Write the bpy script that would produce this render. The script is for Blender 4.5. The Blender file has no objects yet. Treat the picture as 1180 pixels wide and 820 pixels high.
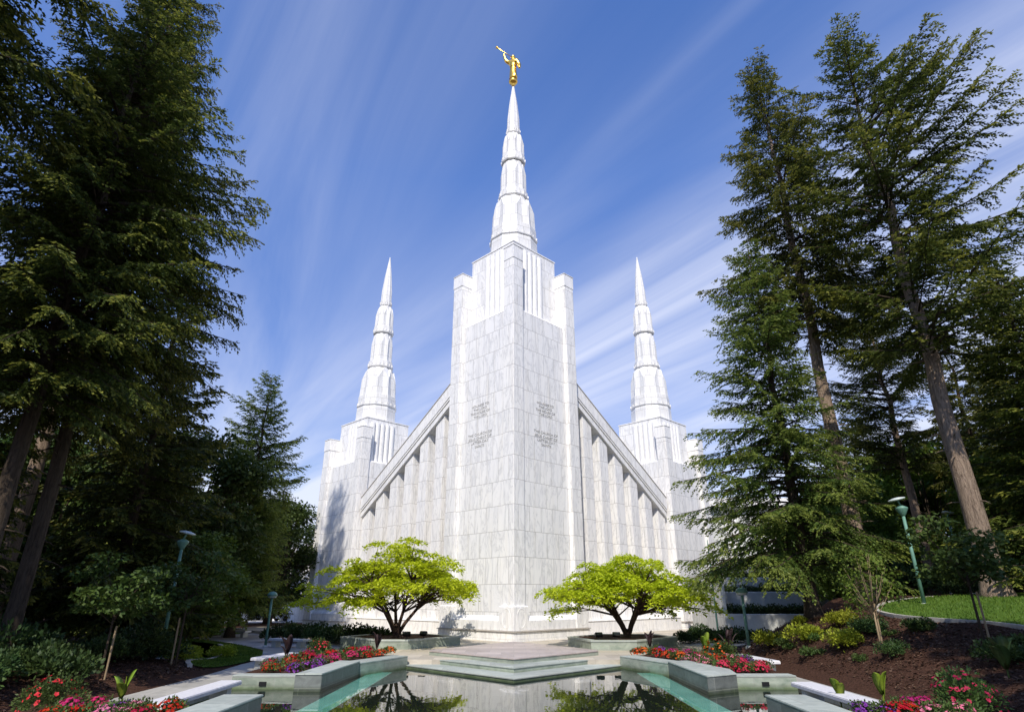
import bpy, bmesh, math, random
import numpy as np
from mathutils import Vector, Matrix
PI = math.pi
R_ = math.radians
S = bpy.context.scene
COL = S.collection

# ------------------------------------------------------------------ camera
cam_d = bpy.data.cameras.new('camera'); cam = bpy.data.objects.new('camera', cam_d); COL.objects.link(cam)
cam.location = (0, 0, 2.65)
cam.rotation_euler = (R_(90 + 22.1), 0, R_(0.155))
cam_d.sensor_width = 36; cam_d.lens = 20.9; cam_d.clip_end = 3000; cam_d.clip_start = 0.05
S.camera = cam
S.render.resolution_x = 1024; S.render.resolution_y = 711

# ------------------------------------------------------------------ sky, sun, exposure
SUN_EL, SUN_AZ = 47.0, 8.0        # azimuth: degrees to the left of straight behind the camera
w = bpy.data.worlds.new('World'); S.world = w; w.use_nodes = True
nt = w.node_tree; nt.nodes.clear()
def N(t, ty, **kw):
    n = t.nodes.new(ty)
    for k, v in kw.items(): setattr(n, k, v)
    return n
out = N(nt, 'ShaderNodeOutputWorld'); bg = N(nt, 'ShaderNodeBackground'); bg.inputs[1].default_value = 0.15
sky = N(nt, 'ShaderNodeTexSky', sky_type='NISHITA', sun_disc=False)
sky.sun_elevation = R_(SUN_EL); sky.sun_rotation = R_(180 + SUN_AZ)
sky.air_density = 1.0; sky.dust_density = 0.3; sky.ozone_density = 2.5; sky.altitude = 200
tint = N(nt, 'ShaderNodeMixRGB', blend_type='MULTIPLY'); tint.inputs[0].default_value = 1.0
tint.inputs[2].default_value = (0.55, 0.82, 1.26, 1)
nt.links.new(sky.outputs[0], tint.inputs[1])
def sky_tint(z):
    r = N(nt, 'ShaderNodeValToRGB'); e = r.color_ramp.elements; e.new(.3)
    for i, (p_, c_) in enumerate(((0.0, (.42, .43, .52)), (.30, (.46, .60, .92)), (.62, (.43, .78, 1.30)))): e[i].position = p_; e[i].color = (*c_, 1)
    nt.links.new(z, r.inputs[0]); nt.links.new(r.outputs[0], tint.inputs[2])
tc = N(nt, 'ShaderNodeTexCoord'); sep = N(nt, 'ShaderNodeSeparateXYZ'); nt.links.new(tc.outputs['Generated'], sep.inputs[0])
sky_tint(sep.outputs[2])
def M(op, a, b=None, t=nt):
    n = N(t, 'ShaderNodeMath', operation=op)
    for i, v in enumerate((a, b)):
        if v is None: continue
        if isinstance(v, (int, float)): n.inputs[i].default_value = v
        else: t.links.new(v, n.inputs[i])
    return n.outputs[0]
zc = M('MAXIMUM', M('ADD', sep.outputs[2], 0.06), 0.06)
px = M('DIVIDE', sep.outputs[0], zc); py = M('DIVIDE', sep.outputs[1], zc)
a = R_(-33)      # the cirrus streaks run along this compass line
al = M('ADD', M('MULTIPLY', px, math.sin(a)), M('MULTIPLY', py, math.cos(a)))
ac = M('SUBTRACT', M('MULTIPLY', px, math.cos(a)), M('MULTIPLY', py, math.sin(a)))
def cloud(sa, sc, off, detail, rough, lo, hi, dist=0.0):
    c = N(nt, 'ShaderNodeCombineXYZ')
    nt.links.new(M('MULTIPLY', al, sa), c.inputs[0]); nt.links.new(M('MULTIPLY', ac, sc), c.inputs[1]); c.inputs[2].default_value = off
    n = N(nt, 'ShaderNodeTexNoise'); n.inputs['Scale'].default_value = 1; n.inputs['Detail'].default_value = detail
    n.inputs['Roughness'].default_value = rough; n.inputs['Distortion'].default_value = dist
    nt.links.new(c.outputs[0], n.inputs['Vector'])
    r = N(nt, 'ShaderNodeMapRange', clamp=True); r.inputs[1].default_value = lo; r.inputs[2].default_value = hi
    nt.links.new(n.outputs[0], r.inputs[0]); return r.outputs[0]
broad = cloud(0.10, 0.62, 11.61, 3, 0.5, 0.39, 0.74, 0.6)
fine = cloud(0.26, 1.9, 6.7, 6, 0.58, 0.26, 0.76, 1.3)
trail = N(nt, 'ShaderNodeMapRange', clamp=True, interpolation_type='SMOOTHSTEP'); trail.inputs[1].default_value = .035; trail.inputs[2].default_value = .0
trail.inputs[3].default_value = 0; trail.inputs[4].default_value = .22
nt.links.new(M('ABSOLUTE', M('SUBTRACT', ac, .712)), trail.inputs[0])
fade = N(nt, 'ShaderNodeMapRange', clamp=True); fade.inputs[1].default_value = .62; fade.inputs[2].default_value = .80; nt.links.new(sep.outputs[2], fade.inputs[0])
lowc = N(nt, 'ShaderNodeMapRange', clamp=True); lowc.inputs[1].default_value = 0.62; lowc.inputs[2].default_value = 0.12
lowc.inputs[3].default_value = 0.0; lowc.inputs[4].default_value = 0.46
nt.links.new(sep.outputs[2], lowc.inputs[0])
dens = M('MULTIPLY', M('MINIMUM', M('ADD', M('ADD', M('MULTIPLY', M('MULTIPLY', trail.outputs[0], fade.outputs[0]), fine), M('MULTIPLY', M('MULTIPLY', broad, M('ADD', .12, fine)), 1.45)), M('MULTIPLY', lowc.outputs[0], M('ADD', 0.45, M('MULTIPLY', fine, 0.8)))), 1.0), 0.78)
mixc = N(nt, 'ShaderNodeMixRGB'); nt.links.new(dens, mixc.inputs[0]); nt.links.new(tint.outputs[0], mixc.inputs[1])
mixc.inputs[2].default_value = (5.4, 5.6, 6.4, 1)
nt.links.new(mixc.outputs[0], bg.inputs[0]); nt.links.new(bg.outputs[0], out.inputs[0])

sd = bpy.data.lights.new('sun', 'SUN'); sun = bpy.data.objects.new('sun', sd); COL.objects.link(sun)
sd.energy = 4.1; sd.angle = R_(0.5); sd.color = (1.0, 0.93, 0.82)
sv = Vector((-math.sin(R_(SUN_AZ)) * math.cos(R_(SUN_EL)), -math.cos(R_(SUN_AZ)) * math.cos(R_(SUN_EL)), math.sin(R_(SUN_EL))))
sun.rotation_euler = sv.to_track_quat('Z', 'Y').to_euler(); sun.location = (-10, -30, 60)
S.view_settings.view_transform = 'Standard'; S.view_settings.look = 'None'; S.view_settings.gamma = 1
S.view_settings.use_curve_mapping = False; S.view_settings.exposure = 0.24

# ------------------------------------------------------------------ materials
def newmat(name):
    m = bpy.data.materials.new(name); m.use_nodes = True
    t = m.node_tree; b = t.nodes['Principled BSDF']; return m, t, b
def ramp(t, fac, stops):
    r = N(t, 'ShaderNodeValToRGB'); e = r.color_ramp.elements
    while len(e) < len(stops): e.new(0.5)
    for i, (p, c) in enumerate(stops): e[i].position = p; e[i].color = (*c, 1)
    t.links.new(fac, r.inputs[0]); return r.outputs[0]
def noise(t, scale, vec=None, detail=5, rough=.55, dist=0):
    n = N(t, 'ShaderNodeTexNoise'); n.inputs['Scale'].default_value = scale; n.inputs['Detail'].default_value = detail
    n.inputs['Roughness'].default_value = rough; n.inputs['Distortion'].default_value = dist
    if vec is not None: t.links.new(vec, n.inputs['Vector'])
    return n.outputs[0]
def objco(t): return N(t, 'ShaderNodeTexCoord').outputs['Object']
def uvco(t): return N(t, 'ShaderNodeTexCoord').outputs['UV']
def mapping(t, vec, sc=(1, 1, 1), rot=(0, 0, 0)):
    n = N(t, 'ShaderNodeMapping'); n.inputs['Scale'].default_value = sc; n.inputs['Rotation'].default_value = rot
    t.links.new(vec, n.inputs[0]); return n.outputs[0]
def bump(t, b, h, strength=.3, dist=.02):
    n = N(t, 'ShaderNodeBump'); n.inputs['Strength'].default_value = strength; n.inputs['Distance'].default_value = dist
    t.links.new(h, n.inputs['Height']); t.links.new(n.outputs[0], b.inputs['Normal'])
def mixrgb(t, f, a_, b_, mode='MIX'):
    n = N(t, 'ShaderNodeMixRGB', blend_type=mode)
    for i, v in ((0, f), (1, a_), (2, b_)):
        if isinstance(v, (int, float)): n.inputs[i].default_value = v
        elif isinstance(v, tuple): n.inputs[i].default_value = (*v, 1)
        else: t.links.new(v, n.inputs[i])
    return n.outputs[0]

def noisy(name, c1, c2, scale=4, rough=.7, bmp=.2, bscale=30, detail=6, spec=.4, sc=(1, 1, 1)):
    m, t, b = newmat(name); o = mapping(t, objco(t), sc)
    t.links.new(ramp(t, noise(t, scale, o, detail), [(.3, c1), (.7, c2)]), b.inputs['Base Color'])
    b.inputs['Roughness'].default_value = rough; b.inputs['Specular IOR Level'].default_value = spec
    if bmp: bump(t, b, noise(t, bscale, o, 4), bmp)
    return m

def marble_mat(name, joints=True, base=(.90, .89, .872), vein=.40, bw=1.15, rh=1.62):
    m, t, b = newmat(name); uv = uvco(t)
    brick = N(t, 'ShaderNodeTexBrick'); brick.offset = .5; brick.squash = 1
    brick.inputs['Scale'].default_value = 1; brick.inputs['Mortar Size'].default_value = .014
    brick.inputs['Mortar Smooth'].default_value = .15
    brick.inputs['Brick Width'].default_value = bw; brick.inputs['Row Height'].default_value = rh
    brick.inputs['Color1'].default_value = (0, 0, 0, 1); brick.inputs['Color2'].default_value = (1, 1, 1, 1); brick.inputs['Mortar'].default_value = (.5, .5, .5, 1)
    t.links.new(uv, brick.inputs['Vector'])
    # veins drift differently on every slab
    off = N(t, 'ShaderNodeVectorMath', operation='MULTIPLY_ADD'); t.links.new(brick.outputs['Color'], off.inputs[0])
    off.inputs[1].default_value = (17, 9, 23); t.links.new(uv, off.inputs[2])
    sl = mapping(t, off.outputs[0], (1.5, .33, 1), (0, 0, R_(14)))
    n1 = noise(t, .9, sl, 6, .58, 1.9)
    n2 = noise(t, .35, mapping(t, uv, (1.3, .5, 1)), 4, .6)
    v = N(t, 'ShaderNodeMath', operation='ABSOLUTE'); t.links.new(M('SUBTRACT', n1, .5, t), v.inputs[0])
    veins = ramp(t, v.outputs[0], [(0, (.36, .37, .40)), (.02, (.72, .73, .75)), (.075, (1, 1, 1))])
    tone = ramp(t, n2, [(.35, (.955, .955, .965)), (.62, (1, .99, .972))])
    per = ramp(t, brick.outputs['Color'], [(0, (.955, .96, .97)), (.5, (.99, .988, .98)), (1, (1, 1, 1))])
    c = mixrgb(t, vein, base, veins, 'MULTIPLY'); c = mixrgb(t, .9, c, tone, 'MULTIPLY')
    if joints:
        c = mixrgb(t, .8, c, per, 'MULTIPLY')
        c = mixrgb(t, brick.outputs['Fac'], c, (.40, .385, .36))
    streak = noise(t, 1, mapping(t, uv, (2.2, .10, 1)), 3, .5)
    c = mixrgb(t, .5, c, ramp(t, streak, [(.33, (.88, .86, .82)), (.46, (1, 1, 1))]), 'MULTIPLY')
    t.links.new(c, b.inputs['Base Color']); b.inputs['Roughness'].default_value = .42; b.inputs['Specular IOR Level'].default_value = .35
    return m

def slate_mat(name, c1, c2, bw=1.2, rh=.24, rough=.45, joint=(.30, .31, .28), stain=False):
    m, t, b = newmat(name); uv = uvco(t)
    brick = N(t, 'ShaderNodeTexBrick'); brick.inputs['Scale'].default_value = 1; brick.inputs['Mortar Size'].default_value = .009
    brick.inputs['Brick Width'].default_value = bw; brick.inputs['Row Height'].default_value = rh
    brick.inputs['Color1'].default_value = (.80, .80, .80, 1); brick.inputs['Color2'].default_value = (1.12, 1.12, 1.12, 1); brick.inputs['Mortar'].default_value = (1, 1, 1, 1)
    t.links.new(uv, brick.inputs['Vector'])
    c = ramp(t, noise(t, 2.2, mapping(t, uv, (1, 1.6, 1)), 8, .65, .6), [(.28, c1), (.72, c2)])
    c = mixrgb(t, 1, c, brick.outputs['Color'], 'MULTIPLY'); c = mixrgb(t, brick.outputs['Fac'], c, joint)
    if stain:      # damp, algae darkened band just above the water
        sp_ = N(t, 'ShaderNodeSeparateXYZ'); t.links.new(objco(t), sp_.inputs[0])
        zz = M('ADD', sp_.outputs[2], M('MULTIPLY', noise(t, 3.5, objco(t), 5), -.16, t), t)
        c = mixrgb(t, 1, c, ramp(t, M('MULTIPLY', M('ADD', zz, .2, t), 3, t), [(.12, (.34, .40, .26)), (.62, (1, 1, 1))]), 'MULTIPLY')
    t.links.new(c, b.inputs['Base Color']); b.inputs['Roughness'].default_value = rough
    bump(t, b, noise(t, 40, uv, 4), .15, .01); return m

def leaf_mat(name, c1, c2, trans=.3, rough=.55, spec=.25, patch=.9, vary=.4):
    m = bpy.data.materials.new(name); m.use_nodes = True; t = m.node_tree; t.nodes.clear()
    o = N(t, 'ShaderNodeOutputMaterial'); b = N(t, 'ShaderNodeBsdfPrincipled'); tr = N(t, 'ShaderNodeBsdfTranslucent'); mx = N(t, 'ShaderNodeMixShader')
    g = N(t, 'ShaderNodeNewGeometry'); oi = N(t, 'ShaderNodeObjectInfo')
    n = noise(t, patch, objco(t), 3)
    f = M('ADD', M('MULTIPLY', g.outputs['Random Per Island'], .45, t), M('MULTIPLY', M('SUBTRACT', M('MULTIPLY', n, 1.5, t), .4, t), .75, t), t)
    c = ramp(t, f, [(.25, c1), (.9, c2)])
    hs = N(t, 'ShaderNodeHueSaturation'); hs.inputs['Saturation'].default_value = 1
    t.links.new(M('ADD', .485, M('MULTIPLY', oi.outputs['Random'], .03, t), t), hs.inputs['Hue'])
    t.links.new(M('ADD', 1 - vary / 2, M('MULTIPLY', oi.outputs['Random'], vary, t), t), hs.inputs['Value'])
    t.links.new(c, hs.inputs['Color'])
    t.links.new(hs.outputs[0], b.inputs['Base Color']); t.links.new(hs.outputs[0], tr.inputs['Color'])
    b.inputs['Roughness'].default_value = rough; b.inputs['Specular IOR Level'].default_value = spec
    mx.inputs[0].default_value = trans; t.links.new(b.outputs[0], mx.inputs[1]); t.links.new(tr.outputs[0], mx.inputs[2]); t.links.new(mx.outputs[0], o.inputs[0])
    return m
def plain(name, c, rough=.5, metal=0, spec=.5):
    m, t, b = newmat(name)
    cc = ramp(t, noise(t, 7, objco(t), 5), [(.3, tuple(x * .85 for x in c)), (.7, tuple(min(1, x * 1.1) for x in c))])
    t.links.new(cc, b.inputs['Base Color']); b.inputs['Roughness'].default_value = rough; b.inputs['Metallic'].default_value = metal; b.inputs['Specular IOR Level'].default_value = spec
    return m
def bark_mat(name, c1, c2, sc=(7, 7, 1.1)):
    m, t, b = newmat(name); o = mapping(t, objco(t), sc)
    n = noise(t, 1.6, o, 8, .7, 1.2)
    t.links.new(ramp(t, n, [(.3, c1), (.52, c2), (.75, tuple(x * 1.35 for x in c2))]), b.inputs['Base Color']); b.inputs['Roughness'].default_value = .9
    b.inputs['Specular IOR Level'].default_value = .15
    bump(t, b, n, 1.0, .14); return m

MT = dict(
    marble=marble_mat('white_marble'),
    marble_plain=marble_mat('white_marble_plain', joints=False, vein=.35),
    marble_fin=marble_mat('white_marble_pilaster', bw=2.6, rh=1.62),
    spire=marble_mat('spire_cladding', base=(.80, .79, .765), vein=.12, bw=.9, rh=1.25),
    ink=plain('carved_lettering', (.40, .39, .375), .8),
    cap=plain('weathered_cap', (.52, .48, .43), .7),
    roof=noisy('green_slate_roof', (.07, .10, .09), (.13, .17, .15), 3),
    door=plain('bronze_door', (.17, .075, .04), .4),
    annex=marble_mat('annex_stone', base=(.62, .64, .62), vein=.5, bw=2.2, rh=1.4),
    gold=plain('gold_leaf', (.92, .56, .11), .30, 1.0),
    slate=slate_mat('green_slate', (.20, .25, .20), (.40, .44, .36), stain=True),
    slate_dark=slate_mat('grey_green_slate', (.095, .105, .10), (.20, .22, .205), 1.7, .40, stain=True),
    slate_top=slate_mat('slate_coping', (.31, .35, .32), (.50, .53, .48), 1.9, 1.3, .5),
    pink=slate_mat('pink_granite_paving', (.36, .30, .28), (.52, .45, .41), 1.1, 1.1, .6, (.30, .28, .26)),
    tan=slate_mat('tan_paving', (.42, .37, .29), (.56, .50, .41), 1.4, 1.4, .75, (.33, .30, .25)),
    path=slate_mat('concrete_path', (.30, .29, .26), (.46, .44, .40), 1.8, 1.8, .85, (.22, .21, .19)),
    walk=slate_mat('grey_paving', (.30, .30, .31), (.42, .42, .43), 1.6, 1.6, .8, (.22, .22, .22)),
    bench=noisy('pale_granite', (.62, .61, .63), (.76, .75, .77), 9, .5, .05),
    concrete=noisy('planter_concrete', (.46, .47, .44), (.62, .63, .59), 1.5, .85, .15),
    curb=noisy('concrete_kerb', (.36, .34, .30), (.5, .47, .42), 5, .85, .2),
    mulch=noisy('bark_mulch', (.024, .012, .008), (.095, .048, .032), 16, .95, .9, 45, 8, .1),
    grass=noisy('lawn_grass', (.045, .095, .012), (.105, .18, .028), 7, .9, .8, 120, 10, .1),
    bark=bark_mat('fir_bark', (.075, .052, .037), (.34, .255, .19)),
    bark2=bark_mat('dark_bark', (.030, .022, .017), (.095, .072, .052)),
    maplebark=bark_mat('maple_bark', (.03, .018, .014), (.095, .06, .045), (9, 9, 3)),
    needle=leaf_mat('fir_needles', (.034, .054, .010), (.155, .18, .034), .38),
    needle_tip=leaf_mat('fir_new_growth_sunlit', (.14, .155, .024), (.31, .30, .055), .42),  # new growth, brightened further to carry sunlit highlights in its colour
    needle_b=leaf_mat('spruce_needles', (.050, .092, .017), (.155, .21, .040), .40),
    needle_b_tip=leaf_mat('spruce_new_growth_sunlit', (.14, .185, .032), (.25, .285, .055), .42),  # pale shoots with sunlit highlights also worked into the colour
    maple=leaf_mat('maple_leaves', (.42, .49, .014), (.62, .68, .030), .46, vary=.06),
    decid=leaf_mat('broad_leaves', (.035, .070, .014), (.105, .155, .030), .3),
    decid2=leaf_mat('bright_broad_leaves', (.085, .14, .018), (.19, .25, .035), .35),
    azalea=leaf_mat('azalea_leaves', (.20, .25, .020), (.46, .50, .045), .3, patch=1.5),
    shrub=leaf_mat('shrub_leaves', (.025, .052, .014), (.075, .115, .028), .2, patch=1.5),
    flowerleaf=leaf_mat('bedding_leaves', (.045, .085, .020), (.12, .18, .045), .25, patch=2),
    canna=leaf_mat('canna_leaves', (.22, .33, .03), (.36, .44, .06), .4, patch=2),
    canna_dark=leaf_mat('dark_canna_leaves', (.035, .018, .022), (.11, .075, .07), .2, patch=2),
    red=leaf_mat('red_petals', (.36, .004, .012), (.58, .012, .022), .3), pinkf=leaf_mat('pink_petals', (.75, .16, .30), (.85, .38, .50), .3),
    magenta=leaf_mat('magenta_petals', (.42, .015, .12), (.62, .03, .20), .3), orange=leaf_mat('orange_petals', (.62, .07, .010), (.74, .15, .02), .3),
    purple=leaf_mat('purple_petals', (.20, .03, .33), (.38, .10, .50), .3), coral=leaf_mat('coral_petals', (.58, .018, .045), (.74, .06, .09), .3),
    green_metal=plain('verdigris_paint', (.13, .27, .20), .5), lens=plain('lamp_lens', (.55, .62, .58), .25),
    black=plain('black_metal', (.012, .012, .013), .4), stake=plain('timber_stake', (.30, .22, .13), .85),
    carpaint=plain('silver_paint', (.62, .63, .66), .25, .3), carpaint2=plain('dark_blue_paint', (.03, .05, .12), .25), glass=plain('tinted_glass', (.02, .025, .03), .08), tyre=plain('tyre_rubber', (.02, .02, .02), .8),
)
m, t, b = newmat('pool_water'); MT['water'] = m
b.inputs['Base Color'].default_value = (.012, .020, .013, 1); b.inputs['Roughness'].default_value = .015; b.inputs['IOR'].default_value = 1.9; b.inputs['Specular IOR Level'].default_value = .6
bump(t, b, noise(t, 1.0, mapping(t, objco(t), (2.2, 1.1, 1)), 3), .05, .05)
m, t, b = newmat('wet_teal_tile'); MT['teal'] = m
c = ramp(t, noise(t, 1.2, objco(t), 6), [(.3, (.08, .34, .25)), (.7, (.17, .50, .38))])
br = N(t, 'ShaderNodeTexBrick'); br.inputs['Scale'].default_value = 1; br.inputs['Brick Width'].default_value = 20; br.inputs['Row Height'].default_value = 1.5; br.inputs['Mortar Size'].default_value = .006
t.links.new(objco(t), br.inputs['Vector'])
t.links.new(mixrgb(t, br.outputs['Fac'], c, (.05, .16, .12)), b.inputs['Base Color']); b.inputs['Roughness'].default_value = .06
b.inputs['Coat Weight'].default_value = .6; b.inputs['Coat Roughness'].default_value = .02; b.inputs['Coat IOR'].default_value = 1.33

# ------------------------------------------------------------------ object helpers
def tag(o, label=None, cat=None, group=None, kind=None):
    if label: o['label'] = label
    if cat: o['category'] = cat
    if group: o['group'] = group
    if kind: o['kind'] = kind
    return o
def thing(name, label, cat, loc=(0, 0, 0), rz=0, group=None):
    o = bpy.data.objects.new(name, None); COL.objects.link(o); o.empty_display_size = .3
    o.location = loc; o.rotation_euler = (0, 0, rz); return tag(o, label, cat, group)
def link(name, me, parent=None):
    o = bpy.data.objects.new(name, me); COL.objects.link(o)
    if parent: o.parent = parent
    return o
def copy_tree(o, parent=None):
    c = o.copy(); COL.objects.link(c)
    if parent: c.parent = parent
    for ch in o.children: copy_tree(ch, c)
    return c
def np_mesh(name, V, F, mats, mi=None, smooth=False):
    V = np.asarray(V, np.float32); F = np.asarray(F, np.int32)
    me = bpy.data.meshes.new(name); n, k = F.shape
    me.vertices.add(len(V)); me.vertices.foreach_set('co', V.ravel())
    me.loops.add(n * k); me.loops.foreach_set('vertex_index', F.ravel())
    me.polygons.add(n); me.polygons.foreach_set('loop_start', np.arange(0, n * k, k, dtype=np.int32))
    for mm in mats: me.materials.append(mm)
    if mi is not None: me.polygons.foreach_set('material_index', np.asarray(mi, np.int32))
    me.update(calc_edges=True); me.validate()
    if smooth: me.polygons.foreach_set('use_smooth', np.ones(len(me.polygons), bool))
    return me

class MB:
    def __init__(s): s.v = []; s.f = []
    def add(s, vs, fs):
        o = len(s.v); s.v += [tuple(p) for p in vs]; s.f += [tuple(i + o for i in f) for f in fs]; return s
    def box(s, x0, x1, y0, y1, z0, z1, mat=None):
        vs = [Vector(p) for p in ((x0, y0, z0), (x1, y0, z0), (x1, y1, z0), (x0, y1, z0), (x0, y0, z1), (x1, y0, z1), (x1, y1, z1), (x0, y1, z1))]
        if mat is not None: vs = [mat @ p for p in vs]
        return s.add(vs, [(0, 3, 2, 1), (4, 5, 6, 7), (0, 1, 5, 4), (1, 2, 6, 5), (2, 3, 7, 6), (3, 0, 4, 7)])
    def cbox(s, x0, x1, y0, y1, z0, z1, c=.03):
        # box with a chamfered top edge
        vs = [(x0, y0, z0), (x1, y0, z0), (x1, y1, z0), (x0, y1, z0), (x0, y0, z1 - c), (x1, y0, z1 - c), (x1, y1, z1 - c), (x0, y1, z1 - c),
              (x0 + c, y0 + c, z1), (x1 - c, y0 + c, z1), (x1 - c, y1 - c, z1), (x0 + c, y1 - c, z1)]
        fs = [(0, 3, 2, 1), (8, 9, 10, 11)]
        for i in range(4):
            j = (i + 1) % 4; fs += [(i, j, 4 + j, 4 + i), (4 + i, 4 + j, 8 + j, 8 + i)]
        return s.add(vs, fs)
    def prism(s, poly, z0, z1):
        ar = sum(poly[i][0] * poly[(i + 1) % len(poly)][1] - poly[(i + 1) % len(poly)][0] * poly[i][1] for i in range(len(poly)))
        if ar < 0: poly = poly[::-1]
        n = len(poly); vs = [(p[0], p[1], z0) for p in poly] + [(p[0], p[1], z1) for p in poly]
        fs = [tuple(range(n))[::-1], tuple(range(n, 2 * n))] + [(i, (i + 1) % n, n + (i + 1) % n, n + i) for i in range(n)]
        return s.add(vs, fs)
    def frustum(s, h0, z0, h1, z1):
        vs = [(-h0, -h0, z0), (h0, -h0, z0), (h0, h0, z0), (-h0, h0, z0), (-h1, -h1, z1), (h1, -h1, z1), (h1, h1, z1), (-h1, h1, z1)]
        return s.add(vs, [(0, 3, 2, 1), (4, 5, 6, 7), (0, 1, 5, 4), (1, 2, 6, 5), (2, 3, 7, 6), (3, 0, 4, 7)])
    def rings(s, rings, cap=True):
        n = len(rings[0]); o = len(s.v); vs = [p for r in rings for p in r]; fs = []
        for k in range(len(rings) - 1):
            for i in range(n):
                j = (i + 1) % n; fs.append((k * n + i, k * n + j, (k + 1) * n + j, (k + 1) * n + i))
        if cap: fs += [tuple(range(n))[::-1], tuple((len(rings) - 1) * n + i for i in range(n))]
        return s.add(vs, fs)
    def lathe(s, prof, n=16, c=(0, 0, 0), mat=None):
        rs = []
        for r, z in prof:
            ring = [Vector((c[0] + r * math.cos(2 * PI * i / n), c[1] + r * math.sin(2 * PI * i / n), c[2] + z)) for i in range(n)]
            rs.append([mat @ p for p in ring] if mat is not None else ring)
        return s.rings(rs)
    def tube(s, pts, rad, n=8):
        pts = [Vector([float(q) for q in p]) for p in pts]; rs = []
        for i, p in enumerate(pts):
            d = (pts[min(i + 1, len(pts) - 1)] - pts[max(i - 1, 0)]).normalized()
            u = d.cross(Vector((0, 1, 0)) if abs(d.y) < .9 else Vector((1, 0, 0))).normalized(); v_ = d.cross(u)
            r = float(rad[i]) if isinstance(rad, (list, tuple)) else rad
            rs.append([p + r * (math.cos(2 * PI * k / n) * u + math.sin(2 * PI * k / n) * v_) for k in range(n)])
        return s.rings(rs)
    def mesh(s, name, mat, smooth=False, bevel=0):
        me = bpy.data.meshes.new(name); me.from_pydata(s.v, [], s.f)
        bm = bmesh.new(); bm.from_mesh(me); bmesh.ops.recalc_face_normals(bm, faces=bm.faces[:])
        if bevel: bmesh.ops.bevel(bm, geom=[e for e in bm.edges if e.is_manifold and e.calc_face_angle(0) > .6], offset=bevel, segments=2, affect='EDGES', clamp_overlap=True)
        uvl = bm.loops.layers.uv.new('UVMap')
        for f in bm.faces:
            nn = f.normal
            if abs(nn.z) > .75:
                for l in f.loops: l[uvl].uv = (l.vert.co.x, l.vert.co.y)
            else:
                tg = Vector((-nn.y, nn.x, 0)); tg = tg.normalized() if tg.length > 1e-6 else Vector((1, 0, 0))
                for l in f.loops: l[uvl].uv = (l.vert.co.dot(tg), l.vert.co.z)
            f.smooth = smooth
        bm.to_mesh(me); bm.free(); me.materials.append(mat); return me
    def build(s, name, mat, parent=None, smooth=False, bevel=0): return link(name, s.mesh(name, mat, smooth, bevel), parent)

# ------------------------------------------------------------------ terrain
def ss(a_, b_, x):
    t_ = max(0., min(1., (x - a_) / (b_ - a_))); return t_ * t_ * (3 - 2 * t_)
def hill(x, y):
    h = 0.
    if x > 10.3: h += 2.8 * (1 - math.exp(-(x - 10.3) / 2.9)) * (.5 + .5 * ss(8, 28, y)) * (1 - ss(29.5, 36, y) * (1 - ss(15.0, 19, x))) * (1 - ss(37, 44, y) * (1 - ss(24, 32, x)))
    if x < -11.5: h += .9 * (1 - math.exp((x + 11.5) / 2.)) * (1 - ss(23, 31, y))
    return h
def hbase(x, y):
    if -9.4 < x < 9.4 and 5 < y < 31.5: return -.6
    if x > 10.3 and y < 46: return hill(x, y) + .04 * math.sin(x * 2.1 + y) * math.sin(y * 1.7 - x) * ss(10.3, 11.5, x)
    return hill(x, y) - .02
xs = np.concatenate([[-400, -200, -100, -70], np.arange(-50, -14, 1.5), np.arange(-14, 30, .4), np.arange(30, 50, 2), [70, 100, 200, 400]])
ys = np.concatenate([[-300, -150, -60, -30], np.arange(-16, 8, 2), np.arange(8, 46, .4), np.arange(46, 110, 3), [130, 180, 300, 600]])
V = [(x, y, hbase(x, y)) for y in ys for x in xs]; nx = len(xs)
F = [(j * nx + i, j * nx + i + 1, (j + 1) * nx + i + 1, (j + 1) * nx + i) for j in range(len(ys) - 1) for i in range(nx - 1)]
tag(link('ground', np_mesh('ground', V, F, [MT['mulch']], smooth=True)), kind='structure')

def inside(p, poly):
    x, y = p; c = False
    for i in range(len(poly)):
        (x0, y0), (x1, y1) = poly[i], poly[i - 1]
        if (y0 > y) != (y1 > y) and x < (x1 - x0) * (y - y0) / (y1 - y0) + x0: c = not c
    return c
def smooth_poly(P, it=2, closed=True):
    for _ in range(it):
        Q = []
        for i in range(len(P) if closed else len(P) - 1):
            a_, b_ = P[i], P[(i + 1) % len(P)]
            Q += [(a_[0] * .75 + b_[0] * .25, a_[1] * .75 + b_[1] * .25), (a_[0] * .25 + b_[0] * .75, a_[1] * .25 + b_[1] * .75)]
        P = Q
    return P
def drape(name, poly, mat, off, step=.4, kind='structure'):
    # a sheet that follows the terrain: clip a grid to the polygon with bmesh cuts
    bm = bmesh.new(); f = bm.faces.new([bm.verts.new((p[0], p[1], 0)) for p in poly])
    bmesh.ops.triangulate(bm, faces=[f])
    x0, x1 = min(p[0] for p in poly), max(p[0] for p in poly); y0, y1 = min(p[1] for p in poly), max(p[1] for p in poly)
    for x in np.arange(x0 + step, x1, step): bmesh.ops.bisect_plane(bm, geom=bm.verts[:] + bm.edges[:] + bm.faces[:], plane_co=(x, 0, 0), plane_no=(1, 0, 0))
    for y in np.arange(y0 + step, y1, step): bmesh.ops.bisect_plane(bm, geom=bm.verts[:] + bm.edges[:] + bm.faces[:], plane_co=(0, y, 0), plane_no=(0, 1, 0))
    for v in bm.verts: v.co.z = hill(v.co.x, v.co.y) + off
    bmesh.ops.recalc_face_normals(bm, faces=bm.faces[:])
    if sum(f.normal.z for f in bm.faces) < 0: bmesh.ops.reverse_faces(bm, faces=bm.faces[:])
    me = bpy.data.meshes.new(name); bm.to_mesh(me); bm.free(); me.materials.append(mat)
    return tag(link(name, me), kind=kind)
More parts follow.
